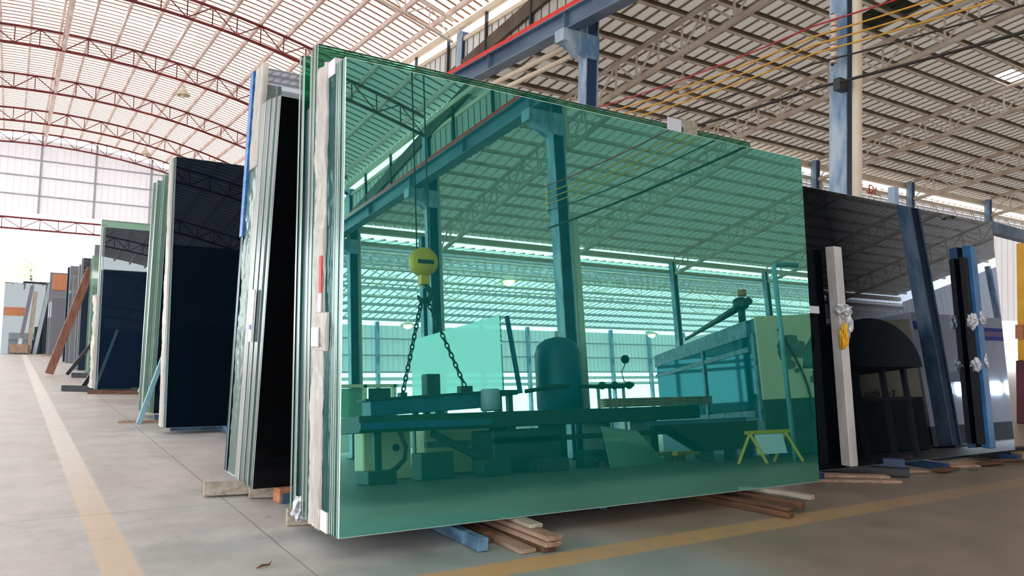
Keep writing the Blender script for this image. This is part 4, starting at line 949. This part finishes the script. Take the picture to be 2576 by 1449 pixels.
# domed dark hood past the furnace
hd = empty('domed_hood', (10.0, 1.4, 0), 'dark domed machine hood mirrored in the black glass', 'machine')
m = MB(); R0 = 1.0; pr = [(9.55+R0*math.cos(a), 1.19+.64*math.sin(a)) for a in [k*math.pi/18 for k in range(19)]]
a = [m.bm.verts.new((x, 1.0, z)) for x, z in pr]; b = [m.bm.verts.new((x, 2.1, z)) for x, z in pr]
m.bm.faces.new(a); m.bm.faces.new(b[::-1])
for i in range(18): m.bm.faces.new((a[i], a[i+1], b[i+1], b[i])).smooth = True
m.bm.faces.new((a[18], a[0], b[0], b[18])); m.build('hood', 'machine_green', hd)
for x in (8.8, 9.3, 9.9, 10.4):
    MB().bar((x, 1.9, 0), (x, 1.9, 1.22), .06, .06).build('leg', 'steel_dark', hd)
MB().bar((8.8, 1.95, .78), (10.4, 1.95, .78), .05, .05).build('rail', 'steel_dark', hd)
# pole, saw horse
pp = tag(MB().tube([(9.02, .36, 0), (9.02, .36, 2.66), (9.05, .37, 2.72), (9.45, .42, 2.72)], .035, 10).build('jib_pole', 'brace_blue'), 'pale green jib pole with short arm, mirrored near the right edge of the green glass', 'pole')
sh = empty('saw_horse', (8.75, .3, 0), 'small yellow saw horse with a white board on the floor', 'saw horse')
for (x, y) in ((8.52, .06), (8.95, .30)):
    for s in (-1, 1): MB().bar((x, y+.0, .40), (x+.10*s, y+.16*s, 0), .035, .035).build('leg', 'yellow', sh)
MB().bar((8.46, .03, .41), (9.02, .33, .41), .045, .045).build('top_rail', 'yellow', sh)
m = MB(); m.quadbox([(8.54, .14, .12), (8.90, .34, .12), (8.91, .33, .12), (8.55, .13, .12), (8.56, .10, .38), (8.90, .29, .38), (8.91, .28, .38), (8.57, .09, .38)]); m.build('board', 'office_white', sh)
# scatter of grey steel stock under the bed
for k, (x, y, L, mt) in enumerate(((8.2, -2.0, .9, 'wood'), (8.9, -1.8, .7, 'yellow'), (7.4, -1.9, .8, 'machine_green'))):
    timber('stock_bar', (x, y, .12), (x+L, y-.12, .12), .10, .06, mt, ('pale bar on the floor before the bed', 'yellow bar on the floor before the bed', 'dark bar on the floor before the bed')[k], 'bar')
    for q in (.1, L-.15): MB().box((x+q, y-.12, 0), (x+q+.06, y+.06, .09)).build('bearer', 'wood_dark', bpy.data.objects[[o.name for o in bpy.data.objects if o.name.startswith('stock_bar')][-1]])
# dark tapered skid before the furnace flank, with a pale sheet leaning under the bed end
sk = empty('steel_skid', (9.0, -1.0, 0), 'dark tapered steel skid on feet before the blue furnace flank', 'skid')
m = MB(); m.quadbox([(x, y, z) for z, xs in ((.16, (8.75, 9.85)), (.57, (7.95, 9.9))) for x, y in ((xs[0], -1.25), (xs[1], -1.25), (xs[1], -.95), (xs[0], -.95))]); m.build('hull', 'rubber', sk, .01)
for x in (8.85, 9.35, 9.75): box('foot', (x, -1.2, 0), (x+.07, -1.0, .17), 'steel_dark', sk)
box('frame_rail', (7.9, -1.3, .57), (9.95, -1.22, .63), 'machine_teal', sk)
ls = MB(); ls.quadbox([(7.5, -1.70, .0), (8.6, -1.70, .0), (8.6, -1.68, .0), (7.5, -1.68, .0), (7.5, -1.86, .60), (8.2, -1.86, .50), (8.2, -1.84, .50), (7.5, -1.84, .60)])
tag(ls.build('glass_offcut', 'pale_green'), 'pale green glass offcut leaning under the end of the machine bed', 'glass offcut')
for k, (x, w, h, mt) in enumerate(((5.5, .45, .22, 'machine_green'), (6.4, .55, .18, 'steel_dark'), (7.25, .4, .26, 'machine_green'))):
    tag(MB().box((x, -2.2, 0), (x+w, -1.95, h)).build('parts_box', mt, None, .008), f'dark parts box on the floor before the machine bed, {ORD[k]} from the cream cabinet', 'box', 'parts boxes')
# office cabin with banners, mirrored at the right of the black glass
of = empty('site_cabin', (18.6, -1.8, 0), 'white site cabin with blue banners and bright windows, mirrored in the black glass', 'cabin')
box('wall', (15.9, -2.6, 0.05), (22.5, -1.0, 2.75), 'office_white', of)
box('plinth', (15.85, -2.6, .0), (22.55, -.98, .38), 'steel_dark', of)
box('notice', (16.2, -.995, 1.5), (18.2, -.97, 2.45), 'office_white', of)
box('banner', (15.9, -.99, 2.40), (16.9, -.965, 2.56), 'banner_blue', of); box('banner', (18.4, -.99, 2.30), (22.0, -.965, 2.42), 'banner_pink', of); box('banner', (18.4, -.99, 2.42), (22.0, -.965, 2.5), 'banner_blue', of); box('banner', (18.6, -.99, 2.22), (21.8, -.967, 2.3), 'banner_blue', of)
box('notice', (16.3, -.99, 1.28), (18.3, -.972, 1.78), 'office_grey', of)
for x in (16.4, 17.1, 17.9, 18.5, 19.2, 19.9, 20.6, 21.3): box('window', (x, -.99, 1.02), (x+.5, -.965, 1.24), 'window_lit', of)
# column and pipe mirrored in the black glass
hcol('steel_column', 14.0, .3, 9.6, 'blue column with cream pipe, mirrored in the black glass behind the locking posts', 'inner columns', d=.30)
# ---- trees beyond the far doorway
def tree(x, y, h, r, label):
    t = empty('tree', (x, y, -.3), label, 'tree', 'trees outside the far doorway')
    MB().tube([(x, y, -.3), (x+.1, y, h*.5), (x, y, h*.8)], [.2, .15, .05], 8).build('trunk', 'bark', t)
    bm = bmesh.new()
    for k in range(900):
        v = Vector((random.gauss(0, 1), random.gauss(0, 1), random.gauss(0, 1))); v = v.normalized()*r*random.random()**.4; v.z *= .8
        c = Vector((x, y, h*.75))+v; s = random.uniform(.10, .22); d1 = Vector((random.gauss(0, 1), random.gauss(0, 1), random.gauss(0, 1))).normalized(); d2 = d1.orthogonal().normalized()
        bm.faces.new([bm.verts.new(c+d1*s), bm.verts.new(c+d2*s*.5), bm.verts.new(c-d1*s), bm.verts.new(c-d2*s*.5)])
    me = bpy.data.meshes.new('foliage'); bm.to_mesh(me); bm.free(); me.materials.append(M['leaf'])
    o = bpy.data.objects.new('foliage', me); C.objects.link(o); par(o, t); o['kind'] = 'stuff'
tree(-1.6, 78, 6.5, 2.6, 'pale tree outside the doorway, left'); tree(1.5, 92, 9, 2.2, 'faint tree outside the doorway, right of the other')
